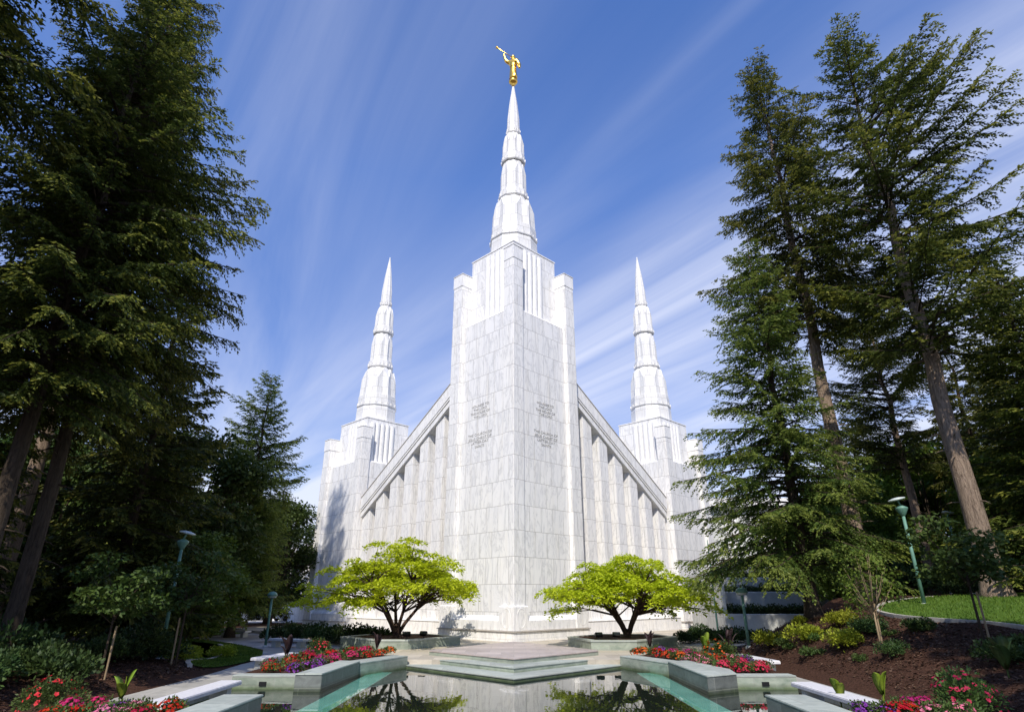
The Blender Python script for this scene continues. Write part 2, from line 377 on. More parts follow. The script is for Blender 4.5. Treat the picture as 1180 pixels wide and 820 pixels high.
def grass_blades(name, poly, n, seed, h=.05):
    rng = np.random.default_rng(seed); P = np.array(poly); lo, hi = P.min(0), P.max(0); pts = []
    while len(pts) < n:
        p = lo + rng.random(2) * (hi - lo)
        if inside(p, poly): pts.append((p[0], p[1], hill(*p) + .04))
    B = np.array(pts); an = rng.random(n) * 2 * PI; d = np.stack([np.cos(an), np.sin(an), 0 * an], 1) * .022
    tip = B + np.stack([rng.normal(0, .02, n), rng.normal(0, .02, n), h * (.6 + .8 * rng.random(n))], 1)
    V = np.concatenate([B - d, B + d, tip]); i = np.arange(n); F = np.stack([i, i + n, i + 2 * n], 1)
    return tag(link(name, np_mesh(name, V, F, [MT['grassblade']])), 'short mown grass blades covering the lawn', 'grass', kind='stuff')
MT['grassblade'] = leaf_mat('grass_blades', (.06, .115, .012), (.15, .23, .030), .3, patch=.6)

lawn_r = smooth_poly([(15.0, 13.0), (15.2, 19.6), (14.4, 22.3), (14.2, 24.6), (14.7, 26.6), (16.6, 28.0), (19.5, 28.4), (26, 29), (34, 30), (34, 13)])
drape('lawn', lawn_r, MT['grass'], .05, .5)
lawn_l = smooth_poly([(-11.75, 25.2), (-11.75, 31), (-13.9, 36.6), (-22.6, 46), (-24, 44), (-19.0, 41.5), (-15.4, 36), (-13.9, 31), (-13.0, 26.2)])
drape('lawn', lawn_l, MT['grass'], .03, 1)
lawn_b = smooth_poly([(-24, 48.3), (-34, 52), (-30, 62), (-24.6, 61), (-20.9, 54.5), (-22.2, 50.4)])
drape('lawn', lawn_b, MT['grass'], .03, 2)
grass_blades('grass', [p for p in lawn_r if p[0] < 27] , 26000, 4, .07); grass_blades('grass', lawn_l, 9000, 5, .06)

def litter(name, x0, x1, y0, y1, n, seed, label):
    # loose bark chips lying on the beds
    rng = np.random.default_rng(seed); X = rng.uniform(x0, x1, n); Y = rng.uniform(y0, y1, n)
    ok = np.array([not inside((a_, b_), lawn_r) for a_, b_ in zip(X, Y)]); X, Y = X[ok], Y[ok]; n = len(X)
    P = np.stack([X, Y, np.array([hbase(a_, b_) + .012 for a_, b_ in zip(X, Y)])], 1); an = rng.random(n) * 6.28
    D = np.stack([np.cos(an), np.sin(an), rng.normal(0, .25, n)], 1); L = rng.uniform(.04, .13, n); W = L * rng.uniform(.15, .35, n)
    sd_ = np.cross(D, np.stack([rng.normal(0, .4, n), rng.normal(0, .4, n), np.ones(n)], 1)); m_ = P + D * L[:, None] * .5
    V = np.stack([P, m_ + sd_ * W[:, None], P + D * L[:, None], m_ - sd_ * W[:, None]], 1).reshape(-1, 3)
    return tag(link(name, np_mesh(name, V, np.arange(4 * n).reshape(n, 4), [MT['chip']])), label, 'bark chips', kind='stuff')
MT['chip'] = leaf_mat('bark_chips', (.025, .013, .008), (.15, .085, .058), 0, patch=3)
litter('bark_chips', 10.7, 22, 13, 34, 42000, 1, 'loose brown bark chips strewn over the right mulch slope')
litter('bark_chips', -20, -11.9, 13, 30, 24000, 2, 'loose brown bark chips strewn under the left trees')

# paved ways (slabs)
def slab(name, poly, z0, z1, mat):
    return tag(MB().prism(poly, z0, z1).build(name, MT[mat]), kind='structure')
slab('path', [(-11.7, 6), (-9.3, 6), (-9.3, 30), (-11.7, 30)], -.6, 0.0, 'path')
slab('path', [(9.3, 6), (10.5, 6), (10.5, 27.5), (9.9, 30), (9.3, 30)], -.6, 0.02, 'path')
plaza_l = [(-11.7, 30.004), (-9.3, 30.004), (-6.5, 33), (-7, 40), (-13, 45.5), (-17, 50), (-20.5, 54), (-22, 50.4), (-23, 47), (-17.5, 41), (-13.8, 36.4), (-11.9, 31)]
slab('plaza', plaza_l, -.6, 0.004, 'walk')
slab('plaza', [(9.3, 30.004), (10.6, 30.004), (13, 34), (16, 36.5), (15, 44), (10.5, 43), (6.5, 38), (6.5, 33)], -.6, 0.01, 'walk')
slab('terrace', [(-4.75, 28.45), (4.75, 28.45), (6.3, 31), (10, 34), (14, 38), (24, 44), (24, 60), (-24, 60), (-24, 56), (-14, 45), (-7.5, 36), (-6.3, 31)], -.6, .20, 'tan')

# kerbs of the right lawn and left bed (each a thing of its own)
def kerb(pts, label, off=.09):
    mb = MB(); pts = smooth_poly(pts, 2, False); rs = []
    for i, p in enumerate(pts):
        a_ = Vector(pts[max(i - 1, 0)]); b_ = Vector(pts[min(i + 1, len(pts) - 1)]); d = (b_ - a_).normalized(); n_ = Vector((-d.y, d.x)) * .09
        z = hill(*p); rs.append([(p[0] - n_.x, p[1] - n_.y, z - .15), (p[0] + n_.x, p[1] + n_.y, z - .15), (p[0] + n_.x, p[1] + n_.y, z + off), (p[0] - n_.x, p[1] - n_.y, z + off)])
    mb.rings(rs); return tag(mb.build('lawn_kerb', MT['curb']), label, 'kerb')
kerb([(15.0, 13.0), (15.2, 19.6), (14.4, 22.3), (14.2, 24.6), (14.7, 26.6), (16.6, 28.0), (19.5, 28.4)], 'curved concrete kerb edging the raised lawn on the right')
kerb([(-11.8, 24.6), (-13.0, 26.2), (-13.9, 31), (-15.4, 36), (-19, 41.5)], 'curved concrete kerb between dark shrubs and the sunny left lawn')

# ------------------------------------------------------------------ pool
tag(MB().box(-9.3, 9.3, 5.2, 31.2, -.35, -.10).build('water', MT['water']), kind='structure')
for s, nm in ((-1, 'left'), (1, 'right')):
    x0, x1 = sorted((s * 4.84, s * 5.68))
    tag(MB().box(x0, x1, 5.3, 26.6 if s < 0 else 26.4, -.30, -.094).build('pool_ledge', MT['teal']), 'wet teal tiled ledge flush with the water along the %s side of the pool' % nm, 'pool ledge')
p = thing('stepped_platform', 'diamond shaped stone platform with two steps pointing into the pool', 'stone platform')
for k, (yc, e, z0, z1, back) in enumerate(((23.62, 5.0, -.5, -.026, 31.0), (25.3, 4.5, -.5, .15, 32.5), (26.62, 3.9, -.5, .34, 36.9))):
    poly = [(0, yc), (e, yc + e), (e, yc + e + .6), (0, back), (-e, yc + e + .6), (-e, yc + e)]
    q = MB().prism(poly, z0, z1).build('step', MT['slate'], p)
    lip = [(x * 1.0, y - (.05 if abs(x) < .01 and y < 30 else .03)) for x, y in poly]
    MB().prism(lip, z1 + .002, z1 + .045).build('tread', MT['pink'] if k == 2 else MT['slate_top'], q, bevel=.012)

def planter_wall(name, parts, label, cat='planter wall', mat='slate_dark', top='slate_top'):
    r = thing(name, label, cat)
    for poly, z0, z1, mm in parts:
        w_ = MB().prism(poly, z0, z1 - .05).build('wall', MT[mm or mat], r, bevel=.012)
        cx = sum(p_[0] for p_ in poly) / len(poly); cy = sum(p_[1] for p_ in poly) / len(poly)
        big = [(cx + (x - cx) * 1.012, cy + (y - cy) * 1.012) for x, y in poly]
        MB().prism(big, z1 - .049, z1).build('coping', MT[top], r, bevel=.014)
    return r
for s, nm in ((-1, 'left'), (1, 'right')):
    f = lambda P: [(s * x, y) for x, y in P]
    parts = [(f([(9.2, 21.9), (6.98, 21.9), (6.98, 22.5), (9.2, 22.5)]), -.5, .30, 'slate'),
             (f([(6.95, 21.3), (6.1, 21.3), (5.85, 25.3), (6.7, 25.6)] if s < 0 else [(7.3, 22.6), (7.1, 21.4), (5.95, 20.7), (5.85, 25.3), (6.7, 25.6)]), -.5, .42, None),
             (f([(5.84, 25.33), (4.5, 28.2), (5.2, 28.6), (6.69, 25.66)]), -.5, .36, 'slate')]
    r = planter_wall('planter_wall', parts, 'green slate planter wall holding the %s far flower bed beside the pool' % nm)
    MB().box(*sorted((s * 8.28, s * 8.05)), 21.86, 21.93, .0, .12).build('spout', MT['black'], r)
    # soil of the bed
    tag(MB().prism(f([(9.25, 22.5), (6.95, 22.5), (6.7, 25.6), (5.2, 28.6), (6.2, 30.6), (9.25, 30.6)]), -.5, .26).build('soil', MT['mulch']), kind='structure')
    r = planter_wall('planter_block', [(f([(7.05, 8), (6.3, 8), (6.3, 17.0), (7.3, 17.0)]), -.5, .40, None)], 'long grey slate block at the water edge in the near %s foreground' % nm, 'stone block')
    tag(MB().prism(f([(9.25, 8), (7.32, 8), (7.32, 15.6), (9.25, 15.6)]), -.5, .24).build('soil', MT['mulch']), kind='structure')

def maple_planter(poly, label):
    r = thing('tree_planter', label, 'planter')
    MB().prism(poly, -.2, .58).build('wall', MT['slate'], r)
    cx = sum(p_[0] for p_ in poly) / len(poly); cy = sum(p_[1] for p_ in poly) / len(poly)
    sc = lambda k: [(cx + (x - cx) * k, cy + (y - cy) * k) for x, y in poly]
    o = sc(1.012); i_ = sc(.88); n = len(poly); mb = MB()
    for q in range(n):
        q2 = (q + 1) % n
        mb.prism([o[q], o[q2], i_[q2], i_[q]], .582, .66)
    mb.build('coping', MT['slate_top'], r)
    MB().prism(sc(.879), .3, .63).build('soil', MT['mulch'], r)
maple_planter([(-9.6, 36.4), (-6.9, 33.7), (-5.4, 33.7), (-3.0, 36.8), (-5.2, 39.2), (-8.4, 39.2)], 'low green slate planter at the foot of the left spreading maple')
maple_planter([(3.0, 36.4), (3.9, 33.2), (6.2, 33.2), (9.0, 36.2), (8.4, 39), (5.2, 39)], 'low green slate planter at the foot of the right spreading maple')

def bench(x, y, z, L, W, rz, label, legs=True):
    r = thing('stone_bench', label, 'bench', (x, y, z), rz, 'pale stone benches')
    mb = MB(); mb.cbox(-W / 2, W / 2, -L / 2, L / 2, .33, .45, .025); mb.build('seat', MT['bench'], r, bevel=.012)
    for e in (-1, 1):
        MB().box(-W / 2 + .08, W / 2 - .08, e * L * .36 - .14, e * L * .36 + .14, 0, .33).build('leg', MT['concrete'], r)
    return r
bench(-8.15, 17.3, 0, 4.2, .62, 0, 'long white stone bench beside the near left flowers')
bench(-9.9, 27.6, 0, 2.6, .62, R_(-12), 'white stone bench just behind the red flowers of the far left bed')
bench(-13.0, 38.0, 0, 2.6, .6, R_(66), 'grey stone bench on the left plaza by the low dome lamp')
bench(-20.3, 47.6, 0, 2.6, .6, R_(66), 'farthest grey stone bench on the left plaza, under the trees')
bench(8.15, 17.0, 0, 4.2, .62, 0, 'long white stone bench beside the near right flowers')
bench(9.6, 26.6, 0, 3.0, .62, R_(6), 'white stone bench behind the far right flower bed')

# ------------------------------------------------------------------ temple
TH = R_(45); TC = Vector((0, 44, .2))
temple = thing('temple', 'white marble temple with a tall central tower, lower side towers and tiered white spires', 'temple', TC, TH)
def loc_of(x, y): # world -> temple frame
    d = Vector((x, y - 44)); return ((d.x + d.y) / math.sqrt(2), (-d.x + d.y) / math.sqrt(2))
def facet(n, r, z, ph=0, mid=None):
    # ring of 2n points: corners at r, mids on the flat (or pushed to `mid`)
    out_ = []
    for i in range(2 * n):
        rr = r if i % 2 == 0 else (mid if mid else r * math.cos(PI / n)); an = PI * i / n + ph
        out_.append(Vector((rr * math.cos(an), rr * math.sin(an), z)))
    return out_
def spire_mb():
    # tiers from the tower roof (z = 0) upwards; fluted shafts end in pointed petals like a cut pencil
    n = 10; ph = R_(18); mb = MB(); fl = .885
    tiers = [(1.93, 2.9, 1.84, 4.75, 6.15, 1.24), (1.18, 6.95, 1.16, 9.0, 10.25, .93), (1.02, 11.1, 1.0, 12.5, 13.75, .55)]
    mb.rings([facet(n, 2.1, -.3, ph), facet(n, 2.04, 1.5, ph), facet(n, 2.0, 1.65, ph)])
    rings_z = [(1.66, 2.10, 2.9), (6.16, 1.38, 6.95), (10.26, 1.13, 11.1), (13.76, .66, 14.5)]
    for z0, r, z1 in rings_z:
        mb.rings([facet(n, r * .955, z0, ph), facet(n, r, z0 + .10, ph), facet(n, r, z0 + .22, ph), facet(n, r * .96, z0 + .26, ph), facet(n, r * .94, z1, ph)])
        for i in range(2 * n):
            an = PI * i / n + ph; rr = r * (1 if i % 2 == 0 else math.cos(PI / n)); d = Vector((math.cos(an), math.sin(an), 0))
            mb.box(-.05, .05, -.05 * r, .05 * r, z0 + .24, z0 + .46, Matrix.Translation(d * rr * .965) @ Matrix.Rotation(an, 4, 'Z'))
    for r0, z0, r1, zlow, ztop, rt in tiers:
        zmid = zlow + (ztop - zlow) * .80
        base = facet(n, r0, z0, ph, r0 * fl); sh = []
        for i in range(2 * n):
            an = PI * i / n + ph; even = i % 2 == 0
            f_ = (zmid - z0) / (ztop - z0)
            rr = r1 if even else (r1 + (rt - r1) * .30) * (fl + .03)
            sh.append(Vector((rr * math.cos(an), rr * math.sin(an), zlow if even else zmid)))
        top = facet(n, rt, ztop + .02, ph, rt * .93)
        mb.rings([base, sh, top])
    mb.rings([facet(n, .60, 14.5, ph, .555), facet(n, .58, 15.6, ph, .53), facet(n, .39, 17.6, ph, .36), facet(n, .05, 20.2, ph, .05)])
    return mb
SPIRE = spire_mb().mesh('spire', MT['spire'])
SPIRE_CUT = SPIRE

def text_mesh(body, size):
    cu = bpy.data.curves.new('lettering', 'FONT'); cu.body = body; cu.size = size; cu.align_x = 'CENTER'; cu.align_y = 'CENTER'; cu.extrude = .012; cu.space_line = 1.1; cu.space_character = 1.05
    o = bpy.data.objects.new('lettering_source', cu); COL.objects.link(o)
    dg = bpy.context.evaluated_depsgraph_get(); me = bpy.data.meshes.new_from_object(o.evaluated_get(dg))
    bpy.data.objects.remove(o); me.materials.clear(); me.materials.append(MT['ink']); return me

def oval(mb, cx, cz, rx, rz, plane, axis):
    # thin raised oval ring on a face at `plane`; axis 'b' = face looking to -y, 'a' = face looking to -x
    rings = []
    for k in range(28):
        an = 2 * PI * k / 28; c, s_ = math.cos(an), math.sin(an); sec = []
        for dr, dh in ((-.022, .0), (-.022, .014), (.022, .014), (.022, .0)):
            u, z = cx + (rx + dr) * c, cz + (rz + dr) * s_
            sec.append((u, plane - dh, z) if axis == 'b' else (plane - dh, u, z))
        rings.append(sec)
    rings.append(rings[0]); mb.rings(rings, cap=False)

def tower(cx, cy, coltop, ledge, blocktop, main=False):
    a0, b0 = loc_of(cx, cy)
    body = bpy.data.objects.new('tower', None); COL.objects.link(body); body.parent = temple; body.location = (a0, b0, 0)
    mb = MB()
    # core panels, corner columns
    mb.box(-3.2, 3.2, -3.2, 3.2, 0, ledge)
    mb.frustum(3.2, ledge + .002, 3.02, ledge + .22)
    fc = 3.33; oc = 3.52
    mb.box(-fc, -2.28, -fc, -2.28, 0, coltop + .35)                       # front column
    mb.box(2.42, oc, -oc, -2.42, 0, coltop); mb.box(-oc, -2.42, 2.42, oc, 0, coltop)   # right and left columns
    mb.box(2.42, oc, 2.42, oc, 0, coltop)
    mb.box(-2.47, 2.47, -2.47, 2.47, ledge - .3, blocktop)
    mb.build('shaft', MT['marble'], body, bevel=.035)
    # raised caps of the columns
    for (x, y, h, c_) in ((-fc, -fc, coltop + .352, 1.05), (2.42, -oc, coltop + .002, 1.1), (-oc, 2.42, coltop + .002, 1.1)):
        mb = MB(); mb.box(x - .03, x + c_ + .03, y - .03, y + c_ + .03, h - 1.15, h - .06)
        mb.box(x - .06, x + c_ + .06, y - .06, y + c_ + .06, h - .055, h + .03)
        mb.build('column_cap', MT['marble_plain'], body, bevel=.02)
    MB().box(-2.51, 2.51, -2.51, 2.51, blocktop + .003, blocktop + .10).build('roof_edge', MT['marble_plain'], body)
    # flutes above the ledge on the two front faces
    for axis in ('b', 'a'):
        mb = MB()
        for k in range(5):
            u = -1.75 + k * .56
            prof = [(u + .25 * math.cos(q), -2.472 - .21 * math.sin(q)) for q in np.linspace(0, PI, 9)]
            poly = [(x, y) for x, y in prof] if axis == 'b' else [(y, x) for x, y in prof]
            mb.prism(poly, ledge + .05, blocktop - .42)
        mb.build('flutes', MT['marble_plain'], body)
    # foot: plinth, moulding, oval blocks, sills
    mb = MB()
    mb.box(-3.66, 3.66, -3.66, 3.66, -.2, .12); mb.box(-3.62, 3.62, -3.62, 3.62, .125, .52)
    mb.build('plinth', MT['marble_plain'], body, bevel=.02)
    mb = MB(); mb.box(-3.70, 3.70, -3.70, 3.70, .525, .585); mb.build('moulding', MT['cap'], body, bevel=.015)
    mb = MB(); mb.box(-3.5, 3.5, -3.5, 3.5, .59, 1.12)
    for x0, x1, y0, y1 in ((-3.52, -2.2, -3.52, -2.2), (2.36, 3.58, -3.58, -2.36), (-3.58, -2.36, 2.36, 3.58)):
        mb.cbox(x0, x1, y0, y1, .592, 1.98, .05)
    mb.frustum(3.5, 1.122, 3.21, 1.40)
    mb.build('pedestal', MT['marble_plain'], body, bevel=.015)
    for u, rx, rz, pl, axis in ((-2.86, .38, .55, -3.52, 'b'), (-2.86, .38, .55, -3.52, 'a'), (2.97, .36, .52, -3.58, 'b'), (2.97, .36, .52, -3.58, 'a')):
        mb = MB(); oval(mb, u, 1.28, rx, rz, pl, axis); mb.build('oval_medallion', MT['marble_plain'], body)
    sp = link('spire', SPIRE if main else SPIRE_CUT, body); sp.location = (0, 0, blocktop + .1); sp.rotation_euler = (0, 0, R_(0))
    if main:
        lines = ((15.15, .25, 'HOLINESS TO\nTHE LORD\nTHE HOUSE OF\nTHE LORD'), (12.95, .27, 'THE CHURCH OF\nJESUS CHRIST OF\nLATTER-DAY\nSAINTS'))
        for z, size, s_ in lines:
            me = text_mesh(s_, size)
            o = link('inscription', me, body); o.location = (.1, -3.206, z); o.rotation_euler = (PI / 2, 0, 0); o.scale = (1.15, 1, 1)
            o = link('inscription', me, body); o.location = (-3.206, .25, z); o.rotation_euler = (PI / 2, 0, -PI / 2); o.scale = (1.15, 1, 1)
    return body
tower(0, 44, 27.4, 22.4, 28.8, True)
tower(-14.4, 60, 17.4, 14.4, 18.9)
tower(14.4, 60, 17.4, 14.4, 18.9)

# sloping curtain walls between the towers, mirrored about the temple's long axis
def flip(P, m_): return [(y, x) + tuple(r) for x, y, *r in P] if m_ else P
def curtain(m_):
    r = bpy.data.objects.new('curtain_wall', None); COL.objects.link(r); r.parent = temple
    A0, A1 = 3.52, 17.9
    top = lambda a_: 19.2 - .645 * (a_ - 5.0)          # top edge of the cornice
    def strip(mb, b0, b1, d0, d1):
        # bar running down the slope: depth range b0..b1, height range below the top edge d0..d1
        P = []
        for a_ in (A0, A1):
            for b_ in (b0, b1):
                for d in (d1, d0): P.append((a_, b_, top(a_) - d))
        P = flip(P, m_); mb.add(P, [(0, 1, 3, 2), (4, 6, 7, 5), (0, 4, 5, 1), (2, 3, 7, 6), (1, 5, 7, 3), (0, 2, 6, 4)])
    mb = MB(); strip(mb, -1.85, -.6, 0.0, 1.02); mb.build('cornice', MT['marble_plain'], r)
    mb = MB(); strip(mb, -1.80, -.6, 1.05, 1.22); strip(mb, -1.74, -.6, 1.30, 1.72); mb.build('cornice_moulding', MT['marble_plain'], r)
    mb = MB(); strip(mb, -1.78, -.6, 1.022, 1.048); strip(mb, -1.72, -.6, 1.222, 1.298); strip(mb, -1.90, -.5, -.07, -.004); mb.build('shadow_joint', MT['cap'], r)
    # back plane
    mb = MB(); P = []
    for b_ in (-.45, -.1): P += [(A0, b_, 0), (A1, b_, 0), (A1, b_, top(A1) - .4), (A0, b_, top(A0) - .4)]
    mb.add(flip(P, m_), [(0, 1, 2, 3), (4, 7, 6, 5), (0, 4, 5, 1), (1, 5, 6, 2), (2, 6, 7, 3), (3, 7, 4, 0)]); mb.build('back_panel', MT['marble'], r)
    n = 7; pitch = (A1 - A0) / n
    for k in range(n):
        a0_ = A0 + pitch * k + .92; a1_ = a0_ + pitch - .92
        mb = MB(); P = []
        for b_ in (-1.55, -.44):
            P += [(a0_, b_, .9), (a1_, b_, .9), (a1_, b_, top(a1_) - 1.70), (a0_, b_, top(a0_) - 1.70)]
        mb.add(flip(P, m_), [(0, 1, 2, 3), (4, 7, 6, 5), (0, 4, 5, 1), (1, 5, 6, 2), (2, 6, 7, 3), (3, 7, 4, 0)])
        mb.build('pilaster', MT['marble_fin'], r, bevel=.03)
    mb = MB()
    P = [(A0 + .2, -2.5, -.1), (A1 - .4, -2.5, -.1), (A1 - .4, -.7, -.1), (A0 + .2, -.7, -.1)]
    for z0, z1, e in ((-.2, .12, .06), (.125, .86, 0), (.865, .93, .04)):
        poly = [(A0 + .05, -2.3 - e), (A1 - .2, -2.3 - e), (A1 - .2, -.7), (A0 + .05, -.7)]
        mb.prism([(y, x) for x, y in poly] if m_ else poly, z0, z1)
    mb.build('plinth', MT['marble_plain'], r, bevel=.02)
    k = 4 if m_ is False else 5
    a_ = A0 + pitch * k + .46
    P = [(a_ - .40, -.62), (a_ + .40, -.62), (a_ + .40, -.44), (a_ - .40, -.44)]
    MB().prism([(y, x) for x, y in P] if m_ else P, .94, 3.1).build('door', MT['door'], r)
curtain(False); curtain(True)
# hall behind the towers and its slate roof
mb = MB(); mb.prism([(0.2, .2), (17.6, 1.0), (23, 5), (60, 5), (60, 60), (5, 60), (5, 23), (1.0, 17.6)], -.2, 8.6); mb.build('hall', MT['marble'], temple)
mb = MB(); mb.add([(3.4, -.25, 17.0), (17.8, -.25, 8.9), (17.8, 17.8, 8.9), (-.25, 17.8, 8.9), (-.25, 3.4, 17.0), (3.4, 3.4, 18.2)], [(0, 1, 2, 5), (5, 2, 3, 4)])
mb.build('roof', MT['roof'], temple)
# lower wing on the right, half hidden by the trees
ax = thing('annex_building', 'long pale stone wing behind the right conifers, stepped in two storeys', 'building', (0, 0, .2))
MB().box(18.5, 46, 66, 90, 0, 11.5).build('wall', MT['annex'], ax)
mb = MB()
for k in range(8): mb.box(19.2 + k * 3.3, 20.4 + k * 3.3, 65.4, 65.99, 0, 10.6)
mb.build('pilasters', MT['marble_fin'], ax)
MB().box(18.2, 46.3, 65.2, 90.3, 11.503, 12.4).build('parapet', MT['marble_plain'], ax)
MB().box(22, 44, 58, 65.1, 0, 5.6).build('porch_wall', MT['annex'], ax)

# terraced retaining walls with hedges on the right
for k, (y, z, x0, x1) in enumerate(((44.0, 1.62, 14.3, 24.5), (46.6, 3.05, 14.9, 27), (49.2, 4.1, 15.6, 29))):
    tag(MB().cbox(x0, x1, y, y + .35, 0, z, .03).build('retaining_wall', MT['concrete']), '%s grey concrete retaining wall of the stepped terraces on the right' % ('lowest', 'middle', 'topmost')[k], 'retaining wall')
tag(MB().box(14.32, 14.62, 44.36, 52, 0, 4.4).build('end_wall', MT['annex']), 'plain grey green end wall closing the stepped terraces beside the right tower', 'wall')
for k, (y, z, x0, x1) in enumerate(((44.36, 1.5, 14.65, 24.4), (46.96, 2.9, 14.95, 26.9), (49.56, 3.95, 15.65, 28.9))):
    slab('soil', [(x0, y), (x1, y), (x1, y + 2.2), (x0, y + 2.2)], 0, z, 'mulch')

# ------------------------------------------------------------------ gilded statue (one continuous body grown from a skin)
st = thing('gilded_statue', 'gold statue of a robed figure blowing a long trumpet on the tallest spire', 'statue', (0, 44, 49.13), R_(-22))
def skin_obj(name, verts, edges, radii, mat, parent, root=0, sub=2):
    me = bpy.data.meshes.new(name); me.from_pydata(verts, edges, []); o = bpy.data.objects.new(name, me); COL.objects.link(o)
    sk = o.modifiers.new('skin', 'SKIN'); sk.use_smooth_shade = True
    for i, r in enumerate(radii):
        r = r if isinstance(r, tuple) else (r, r); me.skin_vertices[0].data[i].radius = r
        me.skin_vertices[0].data[i].use_root = (i == root)
    sb = o.modifiers.new('sub', 'SUBSURF'); sb.levels = sb.render_levels = sub
    dg = bpy.context.evaluated_depsgraph_get(); m2 = bpy.data.meshes.new_from_object(o.evaluated_get(dg)); bpy.data.objects.remove(o)
    m2.name = name; m2.materials.clear(); m2.materials.append(mat); return link(name, m2, parent)
B = MB(); B.lathe([(.10, -.25), (.16, -.05), (.18, .10), (.36, .24), (.44, .42), (.40, .58), (.28, .72)], 20); B.build('orb', MT['gold'], st, smooth=True)
vs = [(0, 0, .72), (0, 0, 1.15), (0, 0, 1.9), (0, 0, 2.35), (0, 0, 2.85), (0, 0, 3.2), (0, -.02, 3.38), (0, -.05, 3.6), (0, -.03, 3.84),
      (.38, 0, 3.0), (.62, .05, 2.45), (.72, -.15, 1.95), (.74, -.2, 1.72),
      (-.38, 0, 3.05), (-.72, -.15, 3.32), (-.86, -.30, 3.98), (-.88, -.36, 4.18), (.32, -.2, .78), (-.22, .0, .76)]
ed = [(0, 1), (1, 2), (2, 3), (3, 4), (4, 5), (5, 6), (6, 7), (7, 8), (5, 9), (9, 10), (10, 11), (11, 12), (5, 13), (13, 14), (14, 15), (15, 16), (1, 17), (1, 18)]
rd = [(.44, .42), (.41, .38), (.37, .32), (.33, .27), (.43, .31), (.29, .23), .15, .28, .20, .25, .22, .14, .11, .24, .19, .13, .11, .14, .14]
skin_obj('body', vs, ed, rd, MT['gold'], st, 3)
mb = MB(); d0 = Vector((-.08, -.26, 3.50)); d1 = Vector((-1.55, -.62, 5.05)); dd = (d1 - d0)
mb.tube([d0, d0 + dd * .5, d0 + dd * .86, d0 + dd * .94, d1], [.03, .04, .05, .08, .15], 10); mb.build('trumpet', MT['gold'], st, smooth=True)
mb = MB()   # sash and hair
mb.lathe([(.31, 2.28), (.345, 2.34), (.345, 2.44), (.31, 2.50)], 16, mat=Matrix.Diagonal((1.02, .88, 1, 1))); mb.build('sash', MT['gold'], st, smooth=True)
mb = MB(); mb.lathe([(.05, 3.34), (.19, 3.40), (.225, 3.62), (.20, 3.80), (.06, 3.92)], 12, c=(0, .05, 0)); mb.build('hair', MT['gold'], st, smooth=True)

